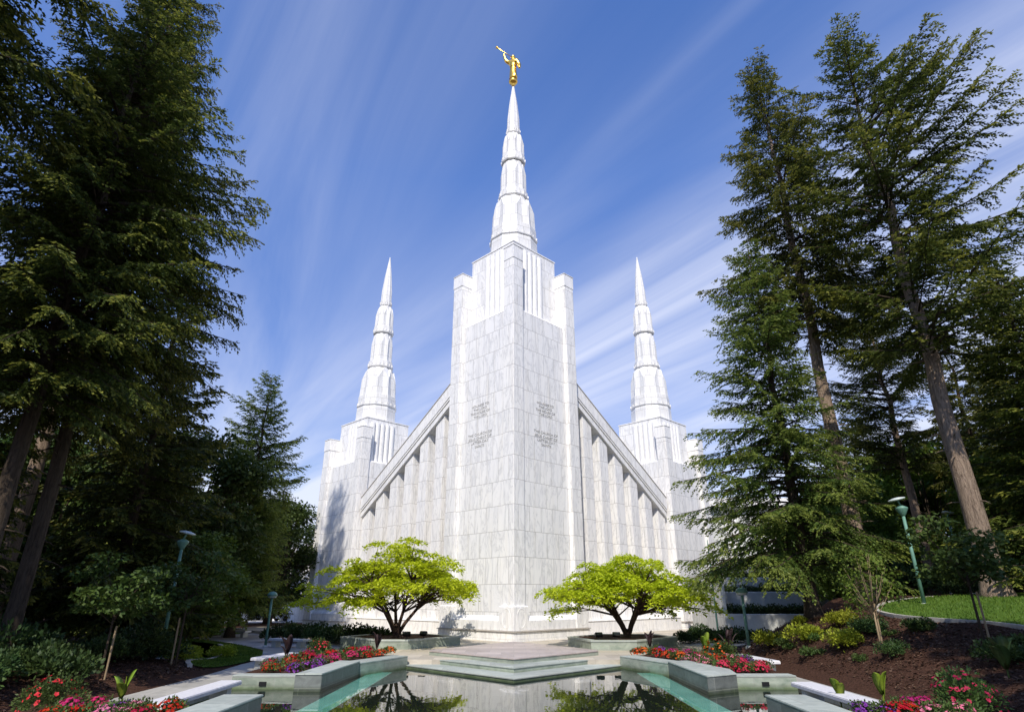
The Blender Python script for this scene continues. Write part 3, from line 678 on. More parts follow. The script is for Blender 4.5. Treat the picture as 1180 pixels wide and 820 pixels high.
# ------------------------------------------------------------------ foliage makers
def diamonds(P, D, L, W, rng, up=.6):
    # thin leaf quads: start P, direction D, length L, width W, faces tending upwards
    n = len(P); D = D / np.linalg.norm(D, axis=1, keepdims=True)
    nr = rng.normal(0, 1, (n, 3)); nr[:, 2] = np.abs(nr[:, 2]) + up * 2
    s = np.cross(D, nr); s /= np.linalg.norm(s, axis=1, keepdims=True) + 1e-9
    L = L[:, None]; W = W[:, None]; mid = P + D * L * .45
    V = np.stack([P, mid + s * W, P + D * L, mid - s * W], 1).reshape(-1, 3)
    F = np.arange(4 * n).reshape(n, 4); return V, F
def conifer_meshes(seed, H, R, cb, nbr, clump=.17, tipfrac=.8, mats=('needle', 'needle_tip'), bark='bark', trunk_r=.5, droop=.30, power=.8, rough=.35, lean_dir=None, step=.17, flare=True, up0=.12, whorl=.55, thin=.30, low=0.0):
    rng = np.random.default_rng(seed); rnd = random.Random(seed); mb = MB(); lb = MB()
    nz = 14; wob = [(rnd.uniform(-1, 1) * .05 * trunk_r * k, rnd.uniform(-1, 1) * .05 * trunk_r * k) for k in range(nz + 1)]
    pts = [(wob[k][0], wob[k][1], H * k / nz - (.3 if k == 0 else 0)) for k in range(nz + 1)]
    rad = [max(.02, trunk_r * (1 - k / nz) ** .85 * (1.0 if k else 1)) for k in range(nz + 1)]
    pts.insert(1, (0, 0, .35)); rad.insert(1, trunk_r * 1.25); rad[0] = trunk_r * (1.75 if flare else 1.2)
    pts.insert(2, (0, 0, 1.1)); rad.insert(2, trunk_r * 1.02); mb.tube(pts, rad, 12)
    OP, OD, OL, OW, OM = [], [], [], [], []
    az = rnd.random() * 7
    secs = [rnd.uniform(1 - rough, 1 + rough * .7) for _ in range(40)]
    zlev = cb
    for k in range(int(cb * 1.6) if cb > 4 else 0):      # dead stubs on the bare lower trunk
        zz = rnd.uniform(1.8, cb + 2); aa = rnd.uniform(0, 6.28); ll = rnd.uniform(.25, .9); r0 = trunk_r * (1 - zz / H) ** .85
        d_ = Vector((math.cos(aa), math.sin(aa), rnd.uniform(-.35, .2))); p0 = Vector((math.cos(aa) * r0 * .8, math.sin(aa) * r0 * .8, zz))
        mb.tube([p0, p0 + d_ * ll * .6, p0 + d_ * ll + Vector((0, 0, -.08))], [.03, .02, .008], 5)
    for i in range(nbr):
        f = (i + rnd.random()) / nbr; z = cb + (H - cb) * f ** 1.05
        z = zlev if rnd.random() < whorl else z                       # boughs bunch into loose whorls
        if rnd.random() < .3: zlev = cb + (H - cb) * f ** 1.05
        az += 2.399 + rnd.uniform(-.5, .5); g = (H - z) / (H - cb)
        L = R * min(1, g ** power * 1.06) * rnd.uniform(1 - rough, 1.12) * secs[int((math.degrees(az) % 360) / 45) + 8 * int(min(.99, max(0, 1 - g)) * 5)] + .25
        L = min(L, R * 1.12)
        if low and g > 1 - low: L *= .45 + .55 * (1 - g) / low
        if lean_dir: L *= 1 + lean_dir[1] * max(-.6, math.cos(az - lean_dir[0])) * (1 - .4 * f)
        el = up0 + .55 * f ** 2 + rnd.uniform(-.18, .18); dr = droop * (1 - .55 * f) * rnd.uniform(.7, 1.3)
        d = np.array([math.cos(az), math.sin(az), 0]); sd = np.array([-math.sin(az), math.cos(az), 0])
        bend = rnd.uniform(-.14, .14)
        def pt(t_):
            t_ = float(t_); return np.array([0, 0, z]) + d * L * t_ + sd * bend * L * t_ ** 2 + np.array([0, 0, L * (math.tan(el) * t_ - dr * t_ ** 2 * 1.6 + .16 * t_ ** 4)])
        br = max(.010, .011 * L)
        lb.tube([pt(x) for x in np.linspace(0, 1, 6)], [br * (1.15 - x) for x in np.linspace(0, 1, 6)], 4)
        nn = max(4, int(L * .92 / step)); gapc = rnd.random() * 6
        for k in range(nn):
            t_ = .10 + .90 * (k + rnd.random()) / nn
            if t_ < .32 and rnd.random() < .5: continue
            if rnd.random() < thin * (1 - t_): continue
            p_ = pt(min(t_, 1)); fw = pt(min(t_ + .02, 1.02)) - pt(t_ - .02); fw /= np.linalg.norm(fw)
            env = .30 * L * (1.04 - t_) ** .65 * min(1, .35 + 1.6 * t_) + .22
            for sgn in (-1, 1):
                tl = min(env * rnd.uniform(.45, 1.2), 1.35)
                td = fw * rnd.uniform(.55, .95) + sd * sgn * rnd.uniform(.35, .95) + np.array([0, 0, rnd.uniform(-.55, .0)])
                td /= np.linalg.norm(td); m_ = max(3, int(tl / (clump * .22)))
                q = (np.arange(m_) + rng.random(m_)) / m_
                pos = p_ + td * (tl * q)[:, None] + np.array([0, 0, -1.0]) * (.34 * tl * q ** 2)[:, None] + rng.normal(0, .02, (m_, 3))
                side = np.cross(td, [0, 0, 1.0]); alt = np.where(np.arange(m_) % 2 == 0, 1, -1)[:, None]
                dirs = td * .8 + side * alt * rng.uniform(.3, .85, (m_, 1)) + np.array([0, 0, -.22]) + rng.normal(0, .16, (m_, 3))
                OP.append(pos); OD.append(dirs); OL.append(clump * (1.15 - .5 * q) * rng.uniform(.75, 1.3, m_)); OW.append(clump * rng.uniform(.14, .24, m_))
                OM.append((t_ + .35 * q + rng.normal(0, .12, m_)) > tipfrac + .25)
    P = np.concatenate(OP); D = np.concatenate(OD); Ln = np.concatenate(OL); W = np.concatenate(OW); Mi = np.concatenate(OM).astype(int)
    Vv, Ff = diamonds(P, D, Ln, W, rng, .3)
    return mb.mesh('trunk', MT[bark], smooth=True), np_mesh('crown', Vv, Ff, [MT[mats[0]], MT[mats[1]]], Mi), lb.mesh('limbs', MT['bark2'], smooth=True)
def put_tree(name, label, cat, meshes, loc, rz=0, sc=(1, 1, 1), group=None):
    r = thing(name, label, cat, loc, rz, group); r.scale = sc if isinstance(sc, tuple) else (sc, sc, sc)
    link('trunk', meshes[0], r); link('crown', meshes[1], r)
    if len(meshes) > 2: link('limbs', meshes[2], r)
    return r
def gz(x, y): return hill(x, y) - .05

def leafy_meshes(seed, H, R, base, nclus, per, leaf, mats, bark, trunk_r, cl=(.9, 1.5), shape='round', stems=1, flat=.7):
    rng = np.random.default_rng(seed); rnd = random.Random(seed); mb = MB(); P, D = [], []
    forks = []
    for s_ in range(stems):
        an = 2 * PI * s_ / stems + rnd.uniform(-.4, .4); sp = .0 if stems == 1 else rnd.uniform(.12, .24) * R
        top = Vector((math.cos(an) * sp, math.sin(an) * sp, base * rnd.uniform(.85, 1.1)))
        midp = Vector((top.x * .35, top.y * .35, top.z * .5)); mb.tube([(0, 0, -.2), midp, top], [trunk_r, trunk_r * .8, trunk_r * .6], 8)
        forks.append((midp, top))
    for i in range(nclus):
        for _ in range(40):
            u = rng.random(); ph = rng.random() * 2 * PI
            if shape == 'umbrella':
                rr = R * math.sqrt(u) * .92; q = rr / R; zt = base + (H - base) * (1 - .62 * q ** 2.2); zb = base + (H - base) * (.16 + .10 * q)
                z = zb + (zt - zb) * (rng.random() ** .55)
            else:
                z = base + (H - base) * rng.random(); g = (z - base) / (H - base); rr = R * math.sqrt(max(0, 1 - (2 * g - .85) ** 2 / 1.35)) * math.sqrt(rng.uniform(.25, 1))
            c = np.array([rr * math.cos(ph), rr * math.sin(ph), z]); break
        rad = rnd.uniform(*cl); n = int(per * (rad / cl[1]) ** 2)
        # irregular pad of leaves
        v = rng.normal(0, 1, (n, 3)); v /= np.linalg.norm(v, axis=1, keepdims=True); v *= rng.random((n, 1)) ** .4 * rad
        v[:, 2] *= flat; stretch = rng.uniform(.8, 1.3); v[:, 0] *= stretch
        P.append(c + v); D.append(v * np.array([1, 1, .2]) / rad + rng.normal(0, .5, (n, 3)) + np.array([0, 0, -.25]))
        fk = min(forks, key=lambda f_: (f_[1].xy - Vector(c[:2])).length + rnd.random() * .3)
        st_ = fk[1] if rnd.random() < .6 else fk[0].lerp(fk[1], rnd.uniform(.4, 1)); e = Vector(c); md = st_.lerp(e, .5) + Vector((0, 0, (.25 if shape == 'umbrella' else -.1) * (e - st_).length * .5))
        mb.tube([st_, md, e], [trunk_r * .38, trunk_r * .22, trunk_r * .08], 5)
    P = np.concatenate(P); D = np.concatenate(D); n = len(P)
    Vv, Ff = diamonds(P, D, leaf * rng.uniform(.7, 1.35, n), leaf * rng.uniform(.28, .5, n), rng, .5)
    return mb.mesh('trunk', MT[bark], smooth=True), np_mesh('crown', Vv, Ff, [MT[mats]])
def maple_meshes(seed, H, R, fork, stems):
    # slender stems fan out from the base; flat, ragged leaf layers float at uneven heights
    rng = np.random.default_rng(seed); rnd = random.Random(seed); mb = MB(); P, D, Ls = [], [], []
    tips = []
    for k in range(stems):
        an = 2 * PI * k / stems + rnd.uniform(-.35, .35); rr = R * rnd.uniform(.28, .5)
        a_ = Vector((math.cos(an), math.sin(an), 0)); p0 = a_ * .07; p1 = a_ * rr * .22 + Vector((0, 0, fork * .55)); p2 = a_ * rr * .6 + Vector((0, 0, fork * 1.25)); p3 = a_ * rr + Vector((0, 0, H * rnd.uniform(.5, .62)))
        mb.tube([p0 - Vector((0, 0, .2)), p0 + Vector((0, 0, .1)), p1, p2, p3], [.16, .12, .10, .075, .045], 7); tips += [(p1.lerp(p2, .6), .055), (p2, .06), (p3, .045)]
    mb.tube([(0, 0, -.2), (0, 0, .15), (.02, 0, .45)], [.24, .2, .14], 8)
    npad = 135
    for i in range(npad):
        q = math.sqrt((i + .5) / npad); ph = i * 2.399 + rnd.uniform(-.3, .3)
        edge = 1 + .20 * math.sin(3 * ph + seed) + .15 * math.sin(5 * ph + 2 * seed) + rnd.uniform(-.06, .06)
        rr = R * q * edge * .93
        zt = H * (.97 - .50 * q ** 2.1); zb = H * (.46 - .16 * q)
        z = zb + (zt - zb) * rnd.random() ** .75 + rnd.uniform(-.2, .25) + (.05 * H * math.sin(2 * ph + seed))
        c = Vector((rr * math.cos(ph), rr * math.sin(ph), z)); rad = rnd.uniform(.42, .95) * (1.05 - .2 * q); n = int(600 * rad * rad)
        an = rng.random(n) * 2 * PI; lob = 1 + .34 * np.sin(3 * an + rnd.random() * 6) + .18 * np.sin(7 * an + rnd.random() * 6); r_ = rad * np.sqrt(rng.random(n)) * lob
        x = r_ * np.cos(an); y = r_ * np.sin(an); out_ = (x * math.cos(ph) + y * math.sin(ph))
        zz = rng.normal(0, .07, n) + .30 * rad * (1 - (r_ / rad) ** 2) - .26 * q * out_
        pos = np.stack([c.x + x, c.y + y, c.z + zz], 1); P.append(pos)
        D.append(np.stack([np.cos(an) + rng.normal(0, .6, n), np.sin(an) + rng.normal(0, .6, n), rng.normal(-.35, .3, n)], 1))
        st_, r0 = min(tips, key=lambda f_: (f_[0] - c).length * rnd.uniform(.8, 1.2) + (2 if f_[0].z > c.z else 0))
        md = st_.lerp(c, .5) + Vector((rnd.uniform(-.15, .15), rnd.uniform(-.15, .15), .08 * (c - st_).length))
        mb.tube([st_, md, c], [r0 * .75, r0 * .5, .012], 5)
    P = np.concatenate(P); D = np.concatenate(D); n = len(P)
    Vv, Ff = diamonds(P, D, .155 * rng.uniform(.7, 1.35, n), .155 * rng.uniform(.26, .46, n), rng, .8)
    return mb.mesh('trunk', MT['maplebark'], smooth=True), np_mesh('crown', Vv, Ff, [MT['maple']])
def bush_mesh(seed, rx, ry, h, n, leaf, mat, lumps=7):
    rng = np.random.default_rng(seed); P, D = [], []
    for k in range(lumps):
        c = np.array([rng.uniform(-.6, .6) * rx, rng.uniform(-.6, .6) * ry, h * rng.uniform(.25, .5)]); r = rng.uniform(.4, .65); m_ = n // lumps
        v = rng.normal(0, 1, (m_, 3)); v[:, 2] = np.abs(v[:, 2]) - .35 * rng.random(m_); v /= np.linalg.norm(v, axis=1, keepdims=True); d = v.copy(); v *= rng.random((m_, 1)) ** .3 * r
        p_ = c + v * np.array([rx, ry, h * .95]); p_[:, 2] = np.maximum(p_[:, 2], .02); P.append(p_); D.append(d + rng.normal(0, .45, (m_, 3)) + np.array([0, 0, .25]))
    P = np.concatenate(P); D = np.concatenate(D); n = len(P)
    V_, F_ = diamonds(P, D, leaf * rng.uniform(.7, 1.4, n), leaf * rng.uniform(.22, .42, n), rng, .3)
    return np_mesh('foliage', V_, F_, [MT[mat]])

# ------------------------------------------------------------------ conifers
firA = conifer_meshes(11, 27, 6.0, 8.0, 400, .175, .80, bark='bark2', trunk_r=.29, droop=.34, rough=.45, low=.42)
firT2 = conifer_meshes(22, 34.3, 5.6, 14.0, 270, .21, .72, trunk_r=.43, droop=.26, rough=.55, power=.60, up0=.10, low=.2)
firT3 = conifer_meshes(31, 29.6, 6.2, 10.5, 235, .21, .74, trunk_r=.45, droop=.17, rough=.65, power=.46, lean_dir=(.0, .5), up0=.28)
lowT1 = conifer_meshes(44, 19.5, 4.5, 2.2, 360, .175, .68, ('needle_b', 'needle_b_tip'), 'bark2', .30, .28, rough=.42, power=.66, lean_dir=(PI, .15))
generic = conifer_meshes(55, 20, 4.4, 1.5, 300, .27, .82, trunk_r=.30, droop=.30, rough=.45, bark='bark2')
airy = conifer_meshes(66, 19.8, 4.8, 2.0, 340, .22, .52, ('needle_b', 'needle_b_tip'), 'bark2', .28, .20, rough=.45, power=.62)
print('faces', [len(q[1].polygons) for q in (firA, firT2, firT3, lowT1, generic, airy)])

put_tree('fir_tree', 'tall dark fir at the left edge, nearer of the two leaning trunks', 'conifer', firA, (-15.2, 18, .5), .4)
put_tree('fir_tree', 'second tall fir at the left, trunk just right of the first', 'conifer', firA, (-15.9, 20.6, .5), 2.6, (.95, .95, 1.0))
put_tree('fir_tree', 'nearest dark fir at the left edge, crown cut by the top left corner', 'conifer', firT2, (-17.2, 11.5, .5), 4.4, (1.0, 1.0, 1.0))
put_tree('fir_tree', 'very tall dark fir at the far left behind the other left firs', 'conifer', firT2, (-21.4, 26.5, .4), 1.0, (.80, .80, 1.34))
put_tree('conifer_tree', 'airy light green conifer with a pointed top left of the temple', 'conifer', airy, (-20.4, 47, 0), .5)
put_tree('conifer_tree', 'dense dark conifer under the tall left firs with branches low to the ground', 'conifer', generic, (-18.4, 29.5, .2), 1.2, (1.05, 1.05, .98))
put_tree('conifer_tree', 'dark conifer deep in the left grove between fir trunks and lamp', 'conifer', generic, (-22, 36, 0), 2.9, .9)
bgL = [(-29, 41, 1.0, 'first'), (-26, 54, .8, 'x'), (-33, 60, .95, 'x'), (-27.5, 72, .8, 'x'), (-34, 33, 1.1, 'x'), (-40, 50, 1.1, 'x'), (-24, 82, .7, 'x'), (-20.5, 22, .75, 'x'), (-26, 20, .9, 'x'), (-36, 84, .9, 'x')]
for i, (x, y, s_, _) in enumerate(bgL):
    put_tree('conifer_tree', 'dark conifer in the shady mass of trees behind the left lamps', 'conifer', generic, (x, y, gz(x, y)), i * 1.7, s_, 'dark conifers in the left grove')

put_tree('conifer_tree', 'broad low conifer with bright green sprays right of the temple, branches sweeping over the mulch', 'conifer', lowT1, (13.6, 29.4, gz(13.6, 29.4)), .15)
put_tree('fir_tree', 'tall fir with a bare lit trunk behind the broad conifer, narrow top', 'conifer', firT2, (17.1, 31, gz(17.1, 31)), 3.1)
put_tree('fir_tree', 'tallest right fir with long sparse branches and thick pale trunk on the lawn', 'conifer', firT3, (19.6, 26, gz(19.6, 26)), -.1)
put_tree('fir_tree', 'slender fir with a lit lower trunk behind the right lawn, between lamp and thick trunk', 'conifer', firT3, (25, 38, gz(25, 38)), 2.2, (.7, .7, .72))
put_tree('conifer_tree', 'dark dense conifer at the right edge beyond the lawn', 'conifer', generic, (24.6, 26.5, gz(24.6, 26.5)), .3, (1.1, 1.1, .78))
bgR = [(31, 58, .8), (30, 33, 1.0), (33, 42, 1.0), (29, 50, .8), (38, 36, 1.1), (36, 60, .9), (42, 50, 1.1), (28.5, 22, .95)]
for i, (x, y, s_) in enumerate(bgR):
    put_tree('conifer_tree', 'dark conifer in the backdrop of trees behind the right lawn', 'conifer', generic, (x, y, gz(x, y)), .6 + i * 1.9, s_, 'dark conifers behind the right lawn')
# trees behind the viewpoint that shade both sides of the garden
for i, (x, y, m_, s_) in enumerate(((-22, 3, firA, 1.05), (-28, 12, firA, 1.1), (-17.5, -3, generic, 1.2), (11.5, 0, generic, 1.25), (16.5, 1, firA, .95), (15, -10, firA, 1.05))):
    put_tree('fir_tree', 'fir standing behind the viewpoint and shading the garden', 'conifer', m_, (x, y, 0), i * 1.3, s_, 'firs behind the viewpoint')

# ------------------------------------------------------------------ broadleaf trees and maples
mapleA = maple_meshes(5, 5.2, 4.7, 1.3, 5)
mapleB = maple_meshes(13, 4.3, 4.6, 1.15, 6)
put_tree('maple_tree', 'left lime green spreading maple in front of the temple', 'maple tree', mapleA, (-6.5, 36.2, .62), .3)
put_tree('maple_tree', 'right lime green spreading maple in front of the temple', 'maple tree', mapleB, (6.25, 36.0, .62), 1.1)
dec = leafy_meshes(15, 13, 4.6, 3.2, 70, 420, .30, 'decid', 'bark2', .24, (1.0, 1.8), 'round', 1, .75)
dec2 = leafy_meshes(16, 9, 3.8, 2.0, 60, 360, .27, 'decid2', 'bark2', .18, (.8, 1.5), 'round', 2, .7)
put_tree('broadleaf_tree', 'round dark leafy tree left of the pointed airy conifer', 'tree', dec, (-22.0, 41.5, 0), .2, 1.0)
put_tree('broadleaf_tree', 'dense leafy tree on the far lawn just left of the temple', 'tree', dec, (-22.5, 60, 0), 2.2, .85)
put_tree('broadleaf_tree', 'leafy tree beyond the parked cars at the left of the temple', 'tree', dec, (-27, 92, 0), 1.2, 1.0)
put_tree('broadleaf_tree', 'low leafy tree near the trunk base in the left grove', 'tree', dec2, (-17.2, 33.5, 0), 1.2, (.75, .75, .62))
put_tree('broadleaf_tree', 'bright green leafy tree behind the right lamp, between the two fir trunks', 'tree', dec2, (22.5, 42, gz(22.5, 42)), .4, 1.0)
put_tree('broadleaf_tree', 'leafy tree at the right edge behind the thick fir trunk', 'tree', dec2, (27.5, 33, gz(27.5, 33)), 1.9, .8)
put_tree('broadleaf_tree', 'small leafy tree half hidden behind the broad conifer trunk', 'tree', dec2, (20.5, 39, gz(20.5, 39)), 3.2, .6)

for i, (x, y, s_) in enumerate(((26.5, 48, 1.1), (31, 46, 1.2), (36, 52, 1.2), (23.5, 50, .9), (40, 42, 1.2))):
    put_tree('broadleaf_tree', 'leafy green tree in the dense backdrop behind the right lawn', 'tree', dec2, (x, y, gz(x, y)), i * 1.3, s_, 'leafy trees behind the right lawn')
for i, (x, y, s_) in enumerate(((-29, 36, .9), (-33, 44, 1.0), (-28, 66, .9), (-25.5, 33, .75), (-37, 58, 1.1), (-24, 48, .75), (-31, 27, .9))):
    put_tree('broadleaf_tree', 'leafy tree in the dense dark backdrop of the left grove', 'tree', dec, (x, y, gz(x, y)), i * 1.3, s_, 'leafy trees in the left grove')

# young staked trees
sapA = leafy_meshes(25, 3.6, 1.25, 1.9, 26, 150, .15, 'decid', 'bark2', .045, (.3, .6), 'round', 1, .45)
sapB = leafy_meshes(26, 3.2, .85, 1.35, 22, 60, .12, 'decid2', 'stake', .04, (.25, .5), 'round', 1, 1.2)
def sapling(mesh_, label, x, y, lean, sc, stake=True):
    r = put_tree('young_tree', label, 'young tree', mesh_, (x, y, gz(x, y)), lean * 3, sc)
    if stake: MB().tube([(.14, .0, -.2), (.14, 0, 1.5)], .03, 6).build('stake', MT['stake'], r)
sapling(sapA, 'young dark tree with a thin staked trunk left of the near left bench', -12.6, 20.4, .1, 1.0)
sapling(sapA, 'young tree on a pale thin trunk beside the left tall lamp', -12.5, 24.6, 1.1, 1.12)
sapling(sapB, 'twiggy yellow green young tree on the right mulch slope', 12.0, 21.6, .2, .95)
sapling(sapA, 'young dark tree with a leaning thin trunk at the right edge of the lawn kerb', 13.2, 18.5, 2.0, 1.0)

# ------------------------------------------------------------------ shrubs, hedges
shA = [bush_mesh(70 + k, .75, .7, .75, 1500, .10, 'azalea') for k in range(2)]
shD = [bush_mesh(80 + k, 1.1, 1.0, 1.0, 1900, .13, 'shrub') for k in range(3)]
hg = bush_mesh(90, 1.3, .7, 1.0, 2600, .12, 'shrub', 9)
def shrub(me, label, x, y, z=None, s_=1, rz=0, group=None, name='shrub'):
    r = thing(name, label, 'shrub', (x, y, gz(x, y) if z is None else z), rz, group)
    o = link('foliage', me, r); r.scale = (s_, s_, s_); return r
az_lab = ['yellow green azalea lowest on the right mulch slope beside the dome lamp', 'yellow green azalea just right of the first one on the slope', 'round yellow green azalea in the middle of the mulch slope', 'yellow green azalea highest on the slope beside the broad conifer', 'small yellow green azalea under the broad conifer trunk']
for i, (x, y, s_) in enumerate(((11.1, 28.4, .95), (11.6, 26.4, 1.05), (11.7, 23.4, .95), (12.9, 25.5, .9), (12.6, 28.8, .6))):
    shrub(shA[i % 2], az_lab[i], x, y, s_=s_, rz=i * 1.1, name='azalea_shrub')
dk_lab = ['dark low shrub beside the lawn kerb, left one', 'dark low shrub beside the lawn kerb, right one', 'dark shrub below the twiggy young tree', 'dark shrub in the shade behind the near right flowers']
for i, (x, y, s_) in enumerate(((12.8, 23.6, .55), (13.4, 21.6, .5), (11.9, 20.6, .45), (12.6, 17.0, .6))): shrub(shD[i % 3], dk_lab[i], x, y, s_=s_, rz=i)
for i, (x, y, s_) in enumerate(((-13.6, 27.0, .9), (-14.6, 29.2, 1.0), (-13.9, 31.4, .85))):
    shrub(shA[i % 2], ('yellow green shrub behind the left lawn kerb, nearest one', 'yellow green shrub behind the left lawn kerb, middle one', 'yellow green shrub behind the left lawn kerb, farthest one')[i], x, y, s_=s_, rz=i * 2.1, name='azalea_shrub')
gc = bush_mesh(95, .4, .4, .32, 260, .10, 'flowerleaf', 4); rq = random.Random(12)
for i in range(16):
    x, y = rq.uniform(11.0, 14.0), rq.uniform(17.5, 27.5)
    shrub(gc, 'low green ground cover plant on the right mulch slope', x, y, s_=rq.uniform(.5, 1.1), rz=i, group='ground cover plants on the right slope', name='ground_cover_plant')
rg = random.Random(3)
for i in range(10):
    x, y = -12.9 - rg.random() * 1.2 - .3 * (i % 3), 15.8 + i * 1.05
    shrub(shD[i % 3], 'dark shrub in the shady row along the left path', x, y, s_=rg.uniform(.7, 1.05), rz=i * .9, group='dark shrubs along the left path')
for i in range(9):
    shrub(shD[i % 3], 'dark underplanting shrub beneath the left firs', -16.2 - (i % 3) * 1.8, 14.5 + i * 2.2, s_=rg.uniform(1.0, 1.5), rz=i, group='shrubs beneath the left firs')
for i in range(9):
    x = -15.2 + i * .95; shrub(shD[i % 3], 'low dark green shrub in front of the temple left of the maple', x, 42.6 - i * .45, z=.0, s_=rg.uniform(.85, 1.15), rz=i * .7, group='shrubs in front of the left tower')
for i in range(7):
    x = 9.8 + i * .85; shrub(shD[(i + 1) % 3], 'low bushy shrub in front of the right tower base', x, 38.2 + (i % 3) * .7, z=.1, s_=rg.uniform(.75, 1.0), rz=i * .7, group='shrubs in front of the right tower')
for k, (y, z, x0, n, lab) in enumerate(((44.9, 1.35, 15.4, 6, 'lowest'), (47.4, 2.7, 15.9, 7, 'middle'), (50.0, 3.8, 16.6, 6, 'topmost'))):
    for i in range(n):
        shrub(hg, 'clipped dark hedge shrub on the %s right terrace' % lab, x0 + i * 1.45, y + .2, z=z, s_=.85 - .05 * k, group='hedge on the %s right terrace' % lab, name='hedge_shrub')
for i in range(8):
    x, y = 21 + i * 1.6, 30.2 + (i % 3) * .8; shrub(shD[i % 3], 'mid green shrub in the border behind the right lawn', x, y, s_=rg.uniform(.6, .95), rz=i, group='shrubs behind the right lawn')
for i in range(7):
    x, y = 20.5 + i * 2.1, 35.5 + (i % 2) * 1.4; shrub(shD[i % 3], 'tall dark shrub among the trees behind the right lawn', x, y, s_=rg.uniform(1.3, 1.9), rz=i, group='tall shrubs behind the right lawn')

# ------------------------------------------------------------------ flower beds
def flower_meshes(seed, rx, h, nleaf, nflow, col, fs=.055):
    fol = bush_mesh(seed, rx, rx, h, nleaf, .075, 'flowerleaf', 6); rng = np.random.default_rng(seed + 500)
    v = rng.normal(0, 1, (nflow, 3)); v[:, 2] = np.abs(v[:, 2]) + .15; v /= np.linalg.norm(v, axis=1, keepdims=True); P = v * np.array([rx * .85, rx * .85, h * .80]) * rng.uniform(.9, 1.08, (nflow, 1)) + np.array([0, 0, h * .12])
    # five petals round each centre
    Pp, Dd, Ll = [], [], []
    for k in range(5):
        an = 2 * PI * k / 5 + rng.random(nflow) * .4; u = np.cross(v, [0, 0, 1.0]) + 1e-3; u /= np.linalg.norm(u, axis=1, keepdims=True); w_ = np.cross(v, u)
        Pp.append(P); Dd.append(u * np.cos(an)[:, None] + w_ * np.sin(an)[:, None] + v * .25); Ll.append(fs * rng.uniform(.8, 1.3, nflow))
    Pp = np.concatenate(Pp); Dd = np.concatenate(Dd); Ll = np.concatenate(Ll); Dn = Dd / np.linalg.norm(Dd, axis=1, keepdims=True)
    nv = np.concatenate([v] * 5); s = np.cross(Dn, nv); s /= np.linalg.norm(s, axis=1, keepdims=True); W = (Ll * .42)[:, None]; mid = Pp + Dn * Ll[:, None] * .6
    V_ = np.stack([Pp, mid + s * W, Pp + Dn * Ll[:, None], mid - s * W], 1).reshape(-1, 3)
    return fol, np_mesh('flowers', V_, np.arange(len(V_)).reshape(-1, 4), [MT[col]])
FL = {c: flower_meshes(100 + i, .42, .42, 420, 75, c, .048) for i, c in enumerate(('red', 'pinkf', 'magenta', 'orange', 'purple', 'coral'))}
FLB = {c: flower_meshes(130 + i, .8, .95, 2000, 70, c, .05) for i, c in enumerate(('coral', 'orange'))}
words = dict(red='red', pinkf='pink', magenta='magenta', orange='orange', purple='purple', coral='coral red')
def flower(c, x, y, z, s_, where, big=False, grp=True):
    fm = (FLB if big else FL)[c]
    lab = ('large leafy bush dotted with %s flowers in the %s' if big else '%s bedding flowers in the %s') % (words[c], where)
    r = thing('flowering_bush' if big else 'bedding_flower', lab, 'flowers', (x, y, z), rg.random() * 6, None if big else '%s flowers in the %s' % (words[c], where)); r.scale = (s_, s_, s_ * rg.uniform(.85, 1.1))
    link('foliage', fm[0], r); link('flowers', fm[1], r)
FAR_L = 'far left bed beside the pool'; FAR_R = 'far right bed beside the pool'; NEAR_L = 'near left bed in the foreground'; NEAR_R = 'near right bed in the foreground'
for c, x, y, s_ in (('red', -8.3, 22.9, .9), ('red', -8.6, 23.6, 1), ('red', -7.9, 23.8, 1), ('red', -8.2, 24.6, 1.05), ('purple', -7.5, 22.9, .85), ('purple', -7.3, 23.7, .9), ('purple', -7.2, 24.5, .85), ('magenta', -7.5, 25.6, 1.05), ('magenta', -7.1, 26.4, 1.05), ('magenta', -6.7, 27.4, 1.0), ('magenta', -6.5, 28.6, 1.0),
                    ('red', -7.9, 25.5, 1.1), ('red', -7.5, 27.3, 1.2), ('red', -7.1, 29.0, 1.2), ('red', -6.2, 28.0, .8), ('orange', -5.9, 29.2, .85), ('orange', -5.7, 30.2, .8), ('red', -6.6, 29.8, .9), ('magenta', -7.0, 26.2, .7)):
    flower(c, x, y, .26, s_, FAR_L)
flower('coral', -8.4, 28.4, .26, .85, FAR_L, True); flower('magenta', -8.3, 26.8, .26, 1.1, FAR_L)
for c, x, y, s_ in (('orange', 5.5, 29.6, .8), ('orange', 5.9, 30.1, .85), ('red', 6.2, 28.7, .95), ('orange', 6.5, 28.0, .9), ('orange', 6.8, 27.2, .95), ('magenta', 7.0, 29.0, 1.0), ('magenta', 7.4, 28.0, 1.0), ('purple', 6.6, 29.6, 1.0), ('pinkf', 6.9, 26.2, .95), ('pinkf', 7.1, 25.4, 1), ('pinkf', 7.1, 24.6, .9), ('orange', 7.5, 25.8, 1), ('red', 7.5, 26.8, 1.05), ('red', 7.7, 24.8, 1.0),
                    ('coral', 7.4, 23.5, .95), ('coral', 7.9, 23.0, 1), ('coral', 8.4, 22.95, .95), ('coral', 8.1, 23.8, 1.05), ('coral', 8.7, 23.5, .95), ('purple', 8.6, 24.8, 1.05), ('pinkf', 8.2, 25.3, 1), ('purple', 8.9, 25.8, 1)):
    flower(c, x, y, .26, s_, FAR_R)
flower('orange', 8.5, 27.6, .26, .95, FAR_R, True)
